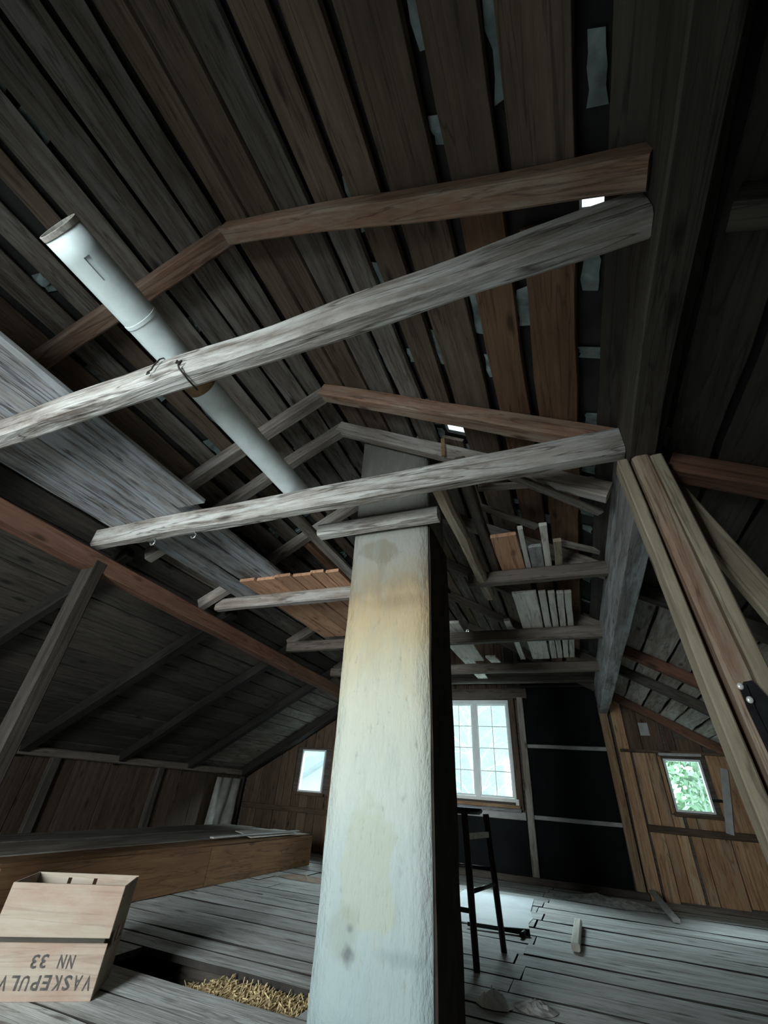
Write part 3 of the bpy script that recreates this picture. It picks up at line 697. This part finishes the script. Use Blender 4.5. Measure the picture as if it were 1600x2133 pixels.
# straw packing in the hole
bm = bmesh.new()
for k in range(2600):
    x = rnd.uniform(-2.02, -1.27); y = rnd.uniform(HY0 + .015, HY1 - .015); z = -.022 - .05 * abs(rnd.gauss(0, .6)) - (.05 if x < -1.85 else 0)
    a = rnd.gauss(PI / 2, .5); ln = rnd.uniform(.03, .11); tl_ = rnd.gauss(.08, .22)
    d = Vector((math.cos(a) * math.cos(tl_), math.sin(a) * math.cos(tl_), math.sin(tl_))) * ln / 2
    c = Vector((x, max(HY0 + .03, min(HY1 - .03, y)), z))
    p0, p1 = c - d, c + d
    for q in (p0, p1):
        q.y = max(HY0 + .006, min(HY1 - .006, q.y)); q.x = max(HX0 + .02, min(HX1 - .02, q.x)); q.z = min(q.z, -.004)
    tube(bm, [p0, p1], .0026, 3, False)
tag(link('straw', mesh_of(bm), M['straw']), 'yellow straw packing showing in the floor where a board is missing, left of the chimney', 'straw', kind='stuff')

# litter and oddments on the floor
def heap(name, x, y, rx, ry, h, mat, label, cat, seed=0):
    bm = bmesh.new(); n = 18
    top = bm.verts.new((x, y, h)); rings = []
    for j in (1, 2, 3, 4):
        f = j / 4
        rings.append([bm.verts.new((x + rx * f * math.cos(2 * PI * q / n) * (1 + .35 * noise.noise((q * .9, seed, j))), y + ry * f * math.sin(2 * PI * q / n) * (1 + .35 * noise.noise((q * .9, seed + 5, j))),
                                    max(.001, h * (1 - f ** 1.6) * (1 + .9 * noise.noise((q * .8, j * 1.7, seed + 9)))))) for q in range(n)])
    for q in range(n): bm.faces.new((top, rings[0][q], rings[0][(q + 1) % n]))
    for a, b in zip(rings, rings[1:]):
        for q in range(n): bm.faces.new((a[q], b[q], b[(q + 1) % n], a[(q + 1) % n]))
    bm.faces.new(rings[-1][::-1])
    return tag(link(name, mesh_of(bm), mat), label, cat)
heap('rag', -.535, 2.98, .085, .06,   .05, M['birch'], 'crumpled pale rag on the floor at the right foot of the chimney', 'rag', 1)
heap('rag', -.35, 3.05, .10, .08, .028, M['dust'], 'flat dark dirt heap beside the pale rag near the chimney foot', 'dirt', 4)
heap('rubble', -2.78, 5.1, .35, .12, .03, M['crate'], 'low strip of reddish litter on the floor in front of the long bin', 'litter', 7)
heap('rubble', .10, 6.35, .55, .20, .05, M['dust'], 'grey litter swept against the far wall under the black panels', 'litter', 3)
o = plank('batten', V(-.185, 4.20, -ZO + .026), V(-.172, 5.03, -ZO + .026), .055, .045, M['plank_white'], edge=.002, chamf=.2)
tag(o, 'pale grey batten lying alone on the floor, pointing at the far wall', 'batten')
o = plank('batten', V(.575, 6.78, -ZO + .10), V(.64, 5.82, -ZO + .02), .06, .03, M['grey_paint'], edge=.004)
tag(o, 'pale stick leaning from the floor to the foot of the orange boards', 'batten')
bm = bmesh.new()
n = 10
xs_ = [-1.30 + .74 * k / n for k in range(n + 1)]
top = [bm.verts.new((-1.30, 4.46, .006)), bm.verts.new((-.515, 4.50, .006)), bm.verts.new((-.545, 4.8, .006)), bm.verts.new((-.53, 5.0, .006)), bm.verts.new((-.575, 5.3, .006)), bm.verts.new((-.60, 5.95, .006)), bm.verts.new((-1.30, 5.9, .006))]
bot = [bm.verts.new((v.co.x, v.co.y, .001)) for v in top]
bm.faces.new(top); bm.faces.new(bot[::-1])
for k in range(len(top)): bm.faces.new((top[k], bot[k], bot[(k + 1) % len(top)], top[(k + 1) % len(top)]))
tag(link('floor_sheet', mesh_of(bm), M['sheet']), 'flat pale hardboard sheet with a broken right edge, on the floor behind the stool', 'sheet')
bar = empty('iron_bar', V(-.70, 4.40, -ZO), 'thin black iron bar with a short foot lying in front of the pale sheet', 'bar')
bm = bmesh.new(); tube(bm, [V(-.95, 4.36, -ZO + .018), V(-.70, 4.395, -ZO + .018), V(-.50, 4.425, -ZO + .018)], [.012, .014, .02], 8); link('shaft', mesh_of(bm, True), M['iron'], bar)
bm = bmesh.new(); tube(bm, [V(-.535, 4.42, -ZO + .018), V(-.55, 4.31, -ZO + .016)], .015, 8); link('foot', mesh_of(bm, True), M['iron'], bar)

# ------------------------------------------------------------------ stool
stl = empty('bar_stool', V(-.86, 3.63, -ZO), 'tall dark bar stool half hidden behind the chimney, in front of the big window', 'stool')
feet = [(-.696, 3.40), (-.611, 3.875), (-1.10, 3.40), (-1.12, 3.86)]; tops = [(-.742, 3.42), (-.675, 3.85), (-1.02, 3.42), (-1.01, 3.85)]
for (a, b), (c, d) in zip(feet, tops):
    bm = bmesh.new(); tube(bm, [V(a, b, -ZO), V((a + c) / 2, (b + d) / 2, -.44), V(c, d, -.085)], [.019, .022, .022], 10); link('leg', mesh_of(bm, True), M['stool'], stl)
def lerp(i, z):
    f = (z + ZO) / (ZO - .085); return V(feet[i][0] + (tops[i][0] - feet[i][0]) * f, feet[i][1] + (tops[i][1] - feet[i][1]) * f, z)
for i, j, z in ((0, 1, -.475), (2, 3, -.475), (0, 2, -.56), (1, 3, -.40)):
    bm = bmesh.new(); tube(bm, [lerp(i, z), lerp(j, z)], .0125, 8); link('rung', mesh_of(bm, True), M['stool'], stl)
bm = bmesh.new(); a, b = lerp(0, -.205), lerp(1, -.205); box(bm, (-.01, 0, -.016), (.01, (b - a).length, .016))
mwx = frame(a, b, (0, 0, 1)) @ Matrix.Rotation(-PI / 2, 4, 'Z')
o = link('crossbar', mesh_of(bm), M['plank_white'], stl, mwx); o['label'] = 'pale crossbar high between the right legs'
bm = bmesh.new(); bmesh.ops.create_cone(bm, cap_ends=True, segments=28, radius1=.20, radius2=.215, depth=.035)
bmesh.ops.bevel(bm, geom=[e for e in bm.edges if e.calc_face_angle(0) > 1], offset=.008, segments=2, affect='EDGES')
link('seat', mesh_of(bm, True), M['stool'], stl, Matrix.Translation(V(-.87, 3.63, -.070)))

# ------------------------------------------------------------------ crate
u = Vector((-.815, -.580, 0)).normalized(); v = Vector((-.565, .825, 0)); v = (v - u * v.dot(u)).normalized(); w3 = Vector((0, 0, 1))
A = Vector((-2.047, 1.998, 0.0))
cm = Matrix(((u.x, v.x, 0, A.x), (u.y, v.y, 0, A.y), (0, 0, 1, A.z), (0, 0, 0, 1)))
cr = empty('crate', A, 'old pale plywood crate standing upside down with stencilled words, at the left on the floor', 'crate')
LU, LV, LW, T = .470, .275, .367, .009
def cb(name, lo, hi, mk, lab=None):
    bm = bmesh.new(); box(bm, (0, 0, 0), (hi[0] - lo[0], hi[1] - lo[1], hi[2] - lo[2]))
    bmesh.ops.bevel(bm, geom=bm.edges[:], offset=.0018, segments=1, affect='EDGES')
    o = link(name, mesh_of(bm), M[mk], cr, cm @ Matrix.Translation(lo))
    if lab: o['label'] = lab
    return o
cb('front_board', (0, 0, .190), (LU, T, LW), 'crate', 'upper front board with a reddish water stain')
cb('front_board', (0, 0, 0.0), (LU, T, .174), 'crate', 'lower front board with stencilled letters')
cb('front_batten', (.018, T, .160), (LU, T + .006, .200), 'roof_dark')
cb('end_board', (0, T, .205), (T, LV - T, LW - .004), 'crate_dark')
cb('end_board', (0, T, 0), (T, LV - T, .150), 'crate_dark')
cb('end_slat', (0, .170, .150), (T, .196, .205), 'crate')
cb('end_slat', (0, .105, .150), (T, .118, .205), 'crate')
cb('end_board', (LU - T, T, 0), (LU, LV - T, LW), 'crate')
bm = bmesh.new()                       # back board with two hand slots near its top edge
us_ = [0, .190, .207, .308, .325, LU]; ws_ = [0, .326, .350, LW]
for a, b in zip(us_, us_[1:]):
    for c, d in zip(ws_, ws_[1:]):
        if abs(c - .326) < 1e-6 and (abs(a - .190) < 1e-6 or abs(a - .308) < 1e-6): continue
        box(bm, (a, LV - T, c), (b, LV, d))
bmesh.ops.remove_doubles(bm, verts=bm.verts[:], dist=1e-6)
link('back_board', mesh_of(bm), M['crate'], cr, cm)
cb('bottom_board', (T, T, 0.004), (LU - T, LV - T, .014), 'crate_dark')
def stencil(text, size, u0, wtop, width):
    cu = bpy.data.curves.new('stencil', 'FONT'); cu.body = text; cu.size = size; cu.extrude = .0004; cu.offset = .0012; cu.resolution_u = 2
    o = bpy.data.objects.new('stencil', cu); COL.objects.link(o)
    bpy.context.view_layer.update()
    dg = bpy.context.evaluated_depsgraph_get()
    me = bpy.data.meshes.new_from_object(o.evaluated_get(dg)); bpy.data.objects.remove(o)
    xs = [q.co.x for q in me.vertices]; x0, x1 = min(xs), max(xs)
    for q in me.vertices: q.co.x = (q.co.x - x0) / (x1 - x0) * width; 
    me.materials.clear()
    mt = Matrix(((1, 0, 0, u0), (0, 0, -1, -.0008), (0, -1, 0, wtop), (0, 0, 0, 1)))
    link('stencilled_letter', me, M['ink'], cr, cm @ mt)
def stencil_word(text, size, u0, wtop, width):
    n = len(text); cw = width / n
    for k, c_ in enumerate(text):
        if c_ != ' ': stencil(c_, size, u0 + k * cw, wtop + rnd.uniform(-.001, .001), cw * .74)
stencil_word('VASKEPULVER', .062, .018, .076, .440)
stencil_word('NN 33', .058, .112, .138, .175)

# ------------------------------------------------------------------ far gable wall
YW = 7.0
def under_roof(x, z): return z + ZO < RZ - abs(x - RX) * SA / CA + .02
WIN1 = (-1.80, -.80, .00 + ZO, 1.27 + ZO); WIN2 = (1.045, 1.445, .035 + ZO, .585 + ZO); WIN3 = (-4.21, -3.775, -.075 + ZO, .51 + ZO)
gh = (-1.385, -1.34, 2.355 + ZO, 2.405 + ZO)
stepx = [-5.4 + .12 * k for k in range(69)]; stepz = [-.21, 0] + [.07 * k for k in range(1, 49)]
wall_back = cells('wall_back', 'y', YW + .03, .03, stepx, stepz, [WIN1, WIN2, WIN3, gh], M['beam_dark'], keep=lambda x, z: z < RZ - abs(x - RX) * SA / CA + .06)
tag(wall_back, kind='structure')
def wall_board(x0, x1, z0, z1, mk, y=YW, t=.022, name='wall_board', par=None, lean=0.0, edge=.006):
    return plank(name, V((x0 + x1) / 2, y + t / 2, z0), V((x0 + x1) / 2 + lean, y + t / 2, z1), x1 - x0, t, M[mk], par or wall_back, up=(0, -1, 0), warp=.003, edge=edge, chamf=.1)
def roofz(x): return (RZ - ZO) - abs(x - RX) * SA / CA - .03
# right of the black panels: warm vertical boards
wall_board(.555, .69, -ZO, roofz(.69), 'wall_orange', YW - .02, .04)
bx = [(.715, .852), (.858, .980), (.985, 1.095), (1.125, 1.225), (1.232, 1.50), (1.508, 1.79), (1.80, 2.0), (2.01, 2.2), (2.21, 2.4)]
for i, (a, b) in enumerate(bx):
    if b > WIN2[0] and a < WIN2[1]:
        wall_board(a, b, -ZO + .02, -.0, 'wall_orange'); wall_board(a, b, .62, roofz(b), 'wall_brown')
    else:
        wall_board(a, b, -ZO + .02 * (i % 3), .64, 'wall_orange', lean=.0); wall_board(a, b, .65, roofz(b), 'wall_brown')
wall_board(.64, 2.55, 0, 0, 'wall_brown') if False else None
plank('rail', V(.70, YW - .02, -.145), V(2.5, YW - .02, -.165), .075, .035, M['wall_brown'], wall_back, up=(0, -1, 0))
plank('rail', V(.58, YW - .018, .655), V(1.75, YW - .018, .645), .035, .03, M['wall_brown'], wall_back, up=(0, -1, 0))
o = plank('leaning_slat', V(1.505, YW - .05, -.14), V(1.66, YW - .03, .50), .075, .018, M['grey_paint'], wall_back, up=(0, -1, 0)); o['label'] = 'pale grey slat fixed at a slant beside the small right window'
bm = bmesh.new(); box(bm, (1.43, YW - .07, .155 + ZO), (1.53, YW - .045, .185 + ZO)); link('latch', mesh_of(bm), M['iron'], wall_back)
bm = bmesh.new(); box(bm, (.86, YW - .012, .84 + ZO), (.97, YW - .002, .99 + ZO)); o = link('note', mesh_of(bm), M['grey_paint'], wall_back); o['label'] = 'small square of pale card on the boards'
# black tar paper panels between light rails
for (x0, x1, z0, z1) in ((-.60, .42, .70, 1.45), (-.60, .42, -.125, .65), (-.60, .42, -.76, -.165), (-1.80, -.70, -.76, -.19), (-.60, .42, 1.47, 2.0)):
    bm = bmesh.new(); box(bm, (x0, YW - .002, z0 + ZO), (x1, YW + .02, z1 + ZO)); link('tar_panel', mesh_of(bm), M['tar'], wall_back)
plank('rail', V(-.60, YW - .01, .673), V(.42, YW - .01, .665), .045, .03, M['grey_paint'], wall_back, up=(0, -1, 0), edge=.003)
plank('rail', V(-.60, YW - .01, -.143), V(.46, YW - .01, -.146), .045, .03, M['grey_paint'], wall_back, up=(0, -1, 0), edge=.003)
plank('rail', V(-2.2, YW - .01, -.135), V(-.70, YW - .01, -.145), .085, .03, M['grey_paint'], wall_back, up=(0, -1, 0), edge=.003)
plank('stud', V(-.645, YW - .04, -ZO), V(-.625, YW - .04, 1.30), .085, .06, M['rafter_grey'], wall_back, up=(0, -1, 0))
plank('stud', V(.485, YW - .04, -ZO), V(.455, YW - .04, 1.20), .10, .07, M['wall_orange'], wall_back, up=(0, -1, 0))
plank('sole_plate', V(-2.9, YW - .06, -ZO + .035), V(.55, YW - .06, -ZO + .035), .09, .07, M['beam_dark'], wall_back)
# gable boards above and left, dark
x = -5.2
while x < -.85:
    b = min(x + rnd.uniform(.13, .19), -.83)
    zt = roofz(min(x, b) if x < RX else b)
    hit = [W for W in (WIN1, WIN3) if b > W[0] and x < W[1]]
    if b > gh[0] - .01 and x < gh[1] + .01:
        wall_board(x, gh[0] - .004, 1.30, zt, 'wall_brown', edge=.001); wall_board(gh[1] + .004, b - .006, 1.30, zt, 'wall_brown', edge=.001)
    elif hit:
        W = hit[0]; wall_board(x, b - .006, -ZO + .01, W[2] - ZO - .03, 'wall_brown'); wall_board(x, b - .006, W[3] - ZO + .03, max(zt, W[3] - ZO + .1), 'wall_brown')
    else: wall_board(x, b - .006, -ZO + .01, zt, 'wall_brown')
    x = b
x = -.80
while x < .50:
    b = x + rnd.uniform(.14, .18); wall_board(x, b - .006, 1.46, roofz(b), 'roof_dark'); x = b
plank('rail', V(-5.2, YW - .02, -.31), V(-3.1, YW - .02, -.31), .07, .035, M['wall_brown'], wall_back, up=(0, -1, 0))
plank('lintel', V(-2.1, YW - .03, 1.36), V(-.52, YW - .03, 1.36), .14, .05, M['beam_dark'], wall_back, up=(0, -1, 0))
plank('stud', V(-3.08, YW - .25, -ZO), V(-3.02, YW - .25, 1.0), .11, .05, M['purlin_red'], wall_back, up=(0, -1, 0))
plank('stud', V(-3.62, YW - .02, -ZO), V(-3.60, YW - .02, .8), .06, .03, M['board_brown'], wall_back, up=(0, -1, 0))

def bars(name, par, mat, y0, y1, rects):
    bm = bmesh.new()
    for (a, b, c, d) in rects: box(bm, (a, y0, c), (b, y1, d))
    return link(name, mesh_of(bm), mat, par)
# window_1: two casements, four by two panes each
w1 = empty('window_1', (-1.3, YW + .03, ZO), kind='structure')
x0, x1, z0, z1 = WIN1
bars('window_frame', w1, M['white_paint'], YW - .01, YW + .07, [(x0, x0 + .035, z0, z1), (x1 - .03, x1, z0, z1), (x0 + .035, x1 - .03, z0, z0 + .04), (x0 + .035, x1 - .03, z1 - .05, z1), (-1.345, -1.285, z0 + .04, z1 - .05)])
for (a, b) in ((x0 + .037, -1.347), (-1.283, x1 - .032)):
    f = .022
    sash = bars('sash', w1, M['white_paint'], YW + .015, YW + .055, [(a, a + f, z0 + .042, z1 - .052), (b - f, b, z0 + .042, z1 - .052), (a + f, b - f, z0 + .042, z0 + .042 + f), (a + f, b - f, z1 - .052 - f, z1 - .052)])
    zz0, zz1 = z0 + .042 + f, z1 - .052 - f; mid = (a + b) / 2; hgt = (zz1 - zz0) / 4
    bars('muntin', sash, M['white_paint'], YW + .02, YW + .05, [(mid - .005, mid + .005, zz0, zz1)])
    for k in range(1, 4): bars('muntin', sash, M['white_paint'], YW + .02, YW + .05, [(a + f, mid - .005, zz0 + k * hgt - .005, zz0 + k * hgt + .005), (mid + .005, b - f, zz0 + k * hgt - .005, zz0 + k * hgt + .005)])
    for k in range(4):
        for (p_, q_) in ((a + f, mid - .005), (mid + .005, b - f)):
            bars('pane', sash, M['glass'], YW + .033, YW + .037, [(p_, q_, zz0 + k * hgt + .005 * (k > 0), zz0 + (k + 1) * hgt - .005 * (k < 3))])
plank('window_sill', (x0 - .1, YW - .06, z0 - .045), (x1 + .05, YW - .06, z0 - .05), .13, .035, M['wall_orange'], w1)
plank('window_apron', (x0 - .1, YW - .03, z0 - .09), (x1 + .05, YW - .03, z0 - .09), .03, .05, M['plank_pale'], w1)
plank('casing', (x1 + .045, YW - .02, z0 - .08), (x1 + .045, YW - .02, z1 + .12), .085, .03, M['wall_brown'], w1, up=(0, -1, 0))
bm = bmesh.new(); box(bm, (x1 - .01, YW - .05, z0 - .03), (x1 + .03, YW - .02, z0 + .035)); link('catch', mesh_of(bm), M['white_paint'], w1)
# window_2 and window_3: single small lights
for nm, W, fr in (('window_2', WIN2, 'white_paint'), ('window_3', WIN3, 'white_paint')):
    x0, x1, z0, z1 = W
    ww = empty(nm, ((x0 + x1) / 2, YW + .03, z0), kind='structure')
    bars('window_frame', ww, M[fr], YW + .0, YW + .06, [(x0, x0 + .022, z0, z1), (x1 - .022, x1, z0, z1), (x0 + .022, x1 - .022, z0, z0 + .022), (x0 + .022, x1 - .022, z1 - .022, z1)])
    bars('pane', ww, M['glass'], YW + .03, YW + .034, [(x0 + .022, x1 - .022, z0 + .022, z1 - .022)])
    plank('window_sill', (x0 - .03, YW - .02, z0 - .025), (x1 + .06, YW - .02, z0 - .03), .06, .04, M['wall_brown'], ww)
    if nm == 'window_2':
        plank('head_lath', (x0 - .04, YW - .03, z1 + .045), (x1 + .02, YW - .03, z1 + .05), .02, .03, M['grey_paint'], ww, up=(0, 0, 1))
        plank('casing', (x0 - .035, YW - .01, z0 - .02), (x0 - .035, YW - .01, z1 + .02), .04, .03, M['wall_orange'], ww, up=(0, -1, 0))

# ------------------------------------------------------------------ near gable (behind the camera), knee walls
WN = (-2.12, -.98, ZO - .30, ZO + 1.10)
tag(cells('wall_front', 'y', Y0 - .04, .04, stepx, stepz, [WN], M['beam_dark'], keep=lambda x, z: z < RZ - abs(x - RX) * SA / CA + .06), kind='structure')
w4 = empty('window_4', (-1.55, Y0, ZO), kind='structure')
bars('window_frame', w4, M['white_paint'], Y0 - .05, Y0 + .01, [(WN[0], WN[0] + .04, WN[2], WN[3]), (WN[1] - .04, WN[1], WN[2], WN[3]), (WN[0] + .04, WN[1] - .04, WN[2], WN[2] + .04), (WN[0] + .04, WN[1] - .04, WN[3] - .04, WN[3]), (-1.565, -1.535, WN[2] + .04, WN[3] - .04)])
for xk, nm in ((-5.28, 'wall_left'), (2.66, 'wall_right')):
    bm = bmesh.new(); box(bm, (xk - .03, Y0, -.2), (xk, Y1, 1.05)); kw = link(nm, mesh_of(bm), M['beam_dark']); tag(kw, kind='structure')
    sg = 1 if xk < 0 else -1
    y = Y0 + .02
    while y < 6.95:
        b = min(y + rnd.uniform(.28, .5), 6.97)
        plank('wall_board', (xk + sg * .013, (y + b) / 2, .01), (xk + sg * .013, (y + b) / 2, .93), b - y - .008, .02, M['knee_brown'], kw, up=(sg, 0, 0), edge=.004)
        y = b
    plank('top_plate', (xk + sg * .05, Y0 + .03, .93), (xk + sg * .05, 6.95, .93), .09, .08, M['beam_dark'], kw)
    for y in (2.2, 3.6, 5.08, 6.86):
        plank('stud', (xk + sg * .055, y, 0), (xk + sg * .055, y, .89), .10, .06, M['roof_dark'], kw, up=(sg, 0, 0))
# grey sacking hung in the corner of the left knee wall
bm = bmesh.new(); pr = None
for j in range(13):
    f = j / 12; yy = 6.18 + .62 * f; xx = -5.16 + .025 * math.sin(f * 17)
    c = [bm.verts.new((xx + .03 * (z < .4) * math.sin(f * 9), yy - .12 * (1 - z) * .5, z)) for z in (.10, .35, .6, .84)] 
    if pr:
        for k in range(3): bm.faces.new((pr[k], c[k], c[k + 1], pr[k + 1]))
    pr = c
sack = link('sackcloth', mesh_of(bm, True), M['cloth'])
md = sack.modifiers.new('thickness', 'SOLIDIFY'); md.thickness = .008
tag(sack, 'pale grey sackcloth hung on the low left wall near the small far window', 'cloth')

# ------------------------------------------------------------------ long low bin under the left eave
bn = empty('storage_bin', V(-3.25, 4.4, -ZO), 'long low brown wooden bin along the left eave, topped with loose pale boards', 'bin')
plank('front_board', V(-3.262, 2.2, -.665), V(-3.262, 4.05, -.665), .285, .024, M['board_brown'], bn, up=(1, 0, 0), edge=.004)
plank('front_board', V(-3.262, 4.06, -.665), V(-3.262, 5.95, -.665), .285, .024, M['board_brown'], bn, up=(1, 0, 0), edge=.004)
plank('end_board', V(-3.28, 5.94, -.67), V(-4.6, 5.94, -.67), .27, .024, M['board_brown'], bn, up=(0, 1, 0))
yy = 2.2
tx = [-3.27, -3.52, -3.80, -4.1, -4.4, -4.62]
for i, (a, b) in enumerate(zip(tx, tx[1:])):
    plank('lid_board', V((a + b) / 2, 2.2, -.515 + .004 * (i % 2)), V((a + b) / 2 - .02, 5.95, -.515 + .004 * (i % 2)), a - b - .012, .022, M['roof_grey'] if i else M['board_brown'], bn, ragged=.03)
def sheet_thing(name, pts, z, mat, label, cat, t=.006, tilt=.0):
    bm = bmesh.new(); top = [bm.verts.new((x, y, z + tilt * k)) for k, (x, y) in enumerate(pts)]; bot = [bm.verts.new((q.co.x, q.co.y, q.co.z - t)) for q in top]
    bm.faces.new(top); bm.faces.new(bot[::-1]); n = len(pts)
    for k in range(n): bm.faces.new((top[k], bot[k], bot[(k + 1) % n], top[(k + 1) % n]))
    return tag(link(name, mesh_of(bm), mat), label, cat)
sheet_thing('paper_sheet', [(-3.31, 4.72), (-3.28, 5.62), (-3.46, 5.66), (-3.50, 4.80)], ZO - .488, M['paper'], 'bright crumpled paper on the far end of the long bin, front piece', 'paper', tilt=.004)
sheet_thing('paper_sheet', [(-3.52, 4.9), (-3.50, 5.78), (-3.70, 5.74), (-3.74, 5.0)], ZO - .485, M['paper'], 'pale paper on the far end of the long bin, back piece', 'paper', tilt=.003)
tag(plank('lath', V(-3.40, 4.2, -.475), V(-3.33, 5.7, -.466), .05, .014, M['grey_paint'], edge=.004), 'thin grey lath lying along the top of the long bin over the paper', 'batten')

# ------------------------------------------------------------------ outdoors, seen through the far windows
bm = bmesh.new()
NX, NY = 40, 22; grid = []
for j in range(NY + 1):
    row = []
    for i in range(NX + 1):
        x = -60 + 110 * i / NX; y = -25 + 95 * j / NY
        h = -3.0 + max(0, (y - 16)) * .42 + .5 * noise.noise((x * .12, y * .12, 3))
        row.append(bm.verts.new((x, y, h)))
    grid.append(row)
for j in range(NY):
    for i in range(NX): bm.faces.new((grid[j][i], grid[j][i + 1], grid[j + 1][i + 1], grid[j + 1][i]))
tag(link('ground', mesh_of(bm, True), M['hill']), kind='structure')

def tree(x, y, zb, h, seed):
    r = random.Random(seed); t = empty('birch_tree', (x, y, zb), 'bare pale birch tree outside, seen through the far windows', 'tree', 'bare birches outside')
    bm = bmesh.new(); pts = [Vector((x + .18 * noise.noise((k * .5, seed, 0)), y, zb + h * k / 8)) for k in range(9)]
    tube(bm, pts, [.09 * (1 - k / 9.5) for k in range(9)], 7); link('trunk', mesh_of(bm, True), M['birch'], t)
    bm = bmesh.new()
    for k in range(80):
        f = r.uniform(.22, .97); i = int(f * 8); b = pts[i].lerp(pts[min(i + 1, 8)], f * 8 - i); a = r.uniform(0, 2 * PI); ln = h * .20 * (1.15 - f) * r.uniform(.5, 1.2) + .4
        d = Vector((math.cos(a), math.sin(a), r.uniform(.2, 1.1))).normalized()
        e = b + d * ln + Vector((0, 0, -.1 * ln)); m_ = b + d * ln * .55
        tube(bm, [b, m_, e], [.025, .016, .007], 4, False)
        for q in range(4):
            d2 = (d + Vector((r.uniform(-.8, .8), r.uniform(-.8, .8), r.uniform(-.7, .5)))).normalized(); s_ = m_.lerp(e, r.random())
            tube(bm, [s_, s_ + d2 * ln * .45], [.012, .005], 3, False)
    tag(link('branches', mesh_of(bm), M['birch'], t), kind='stuff')
for k, (x, y) in enumerate([(-2.6, 13.4), (-1.6, 18.4), (-4.9, 21.0), (-3.9, 24.0), (.6, 23.5), (-1.7, 29.0), (-11.3, 23.5), (-7.8, 29.0)]):
    tree(x, y, -3.0 + max(0, y - 16) * .42 - .1, 8.5, 100 + k)
def shrub(x, y, zb, rx, h, n, seed, label):
    r = random.Random(seed); t = empty('leafy_shrub', (x, y, zb), label, 'shrub')
    bm = bmesh.new()
    for k in range(9):
        a = r.uniform(0, 2 * PI); tube(bm, [(x, y, zb), (x + rx * .4 * math.cos(a), y + rx * .4 * math.sin(a), zb + h * .5), (x + rx * .8 * math.cos(a), y + rx * .8 * math.sin(a), zb + h * .9)], [.04, .025, .01], 5)
    link('stems', mesh_of(bm), M['birch'], t)
    bm = bmesh.new()
    for k in range(n):
        a = r.uniform(0, 2 * PI); f = r.random() ** .4; zz = r.random(); rr = rx * f * (.35 + .65 * math.sin(PI * (.15 + .8 * zz)))
        c = Vector((x + rr * math.cos(a), y + rr * math.sin(a), zb + h * zz)); d = Vector((r.gauss(0, 1), r.gauss(0, 1), r.gauss(0, 1))).normalized(); e = d.orthogonal().normalized(); s_ = r.uniform(.05, .12)
        bm.faces.new([bm.verts.new(c + d * s_), bm.verts.new(c + e * s_ * .5), bm.verts.new(c - d * s_), bm.verts.new(c - e * s_ * .5)])
    tag(link('foliage', mesh_of(bm), M['leaf'], t), kind='stuff')
shrub(2.3, 12.5, -3, 1.7, 6.2, 13000, 5, 'light green leafy shrub outside the small right window, left one')
shrub(6.3, 13.5, -3, 1.9, 6.6, 13000, 6, 'light green leafy shrub outside the small right window, right one')
# white shed behind the left window
sh = empty('shed', (-9.5, 17.5, -3.2), 'white clapboard shed with a grey roof outside the small left window', 'shed')
bm = bmesh.new()
pf = [(-12.2, -3.2), (-8.0, -3.2), (-8.0, 2.22), (-12.2, -.22)]
f0 = [bm.verts.new((a, 17.0, b)) for a, b in pf]; f1 = [bm.verts.new((a, 20.0, b)) for a, b in pf]
bm.faces.new(f0); bm.faces.new(f1[::-1])
for k in range(4): bm.faces.new((f0[k], f1[k], f1[(k + 1) % 4], f0[(k + 1) % 4]))
link('shed_wall', mesh_of(bm), M['shed_wall'], sh)
plank('shed_roof', (-12.5, 18.5, -.34), (-7.6, 18.5, 2.51), 3.6, .10, M['shed_roof'], sh)
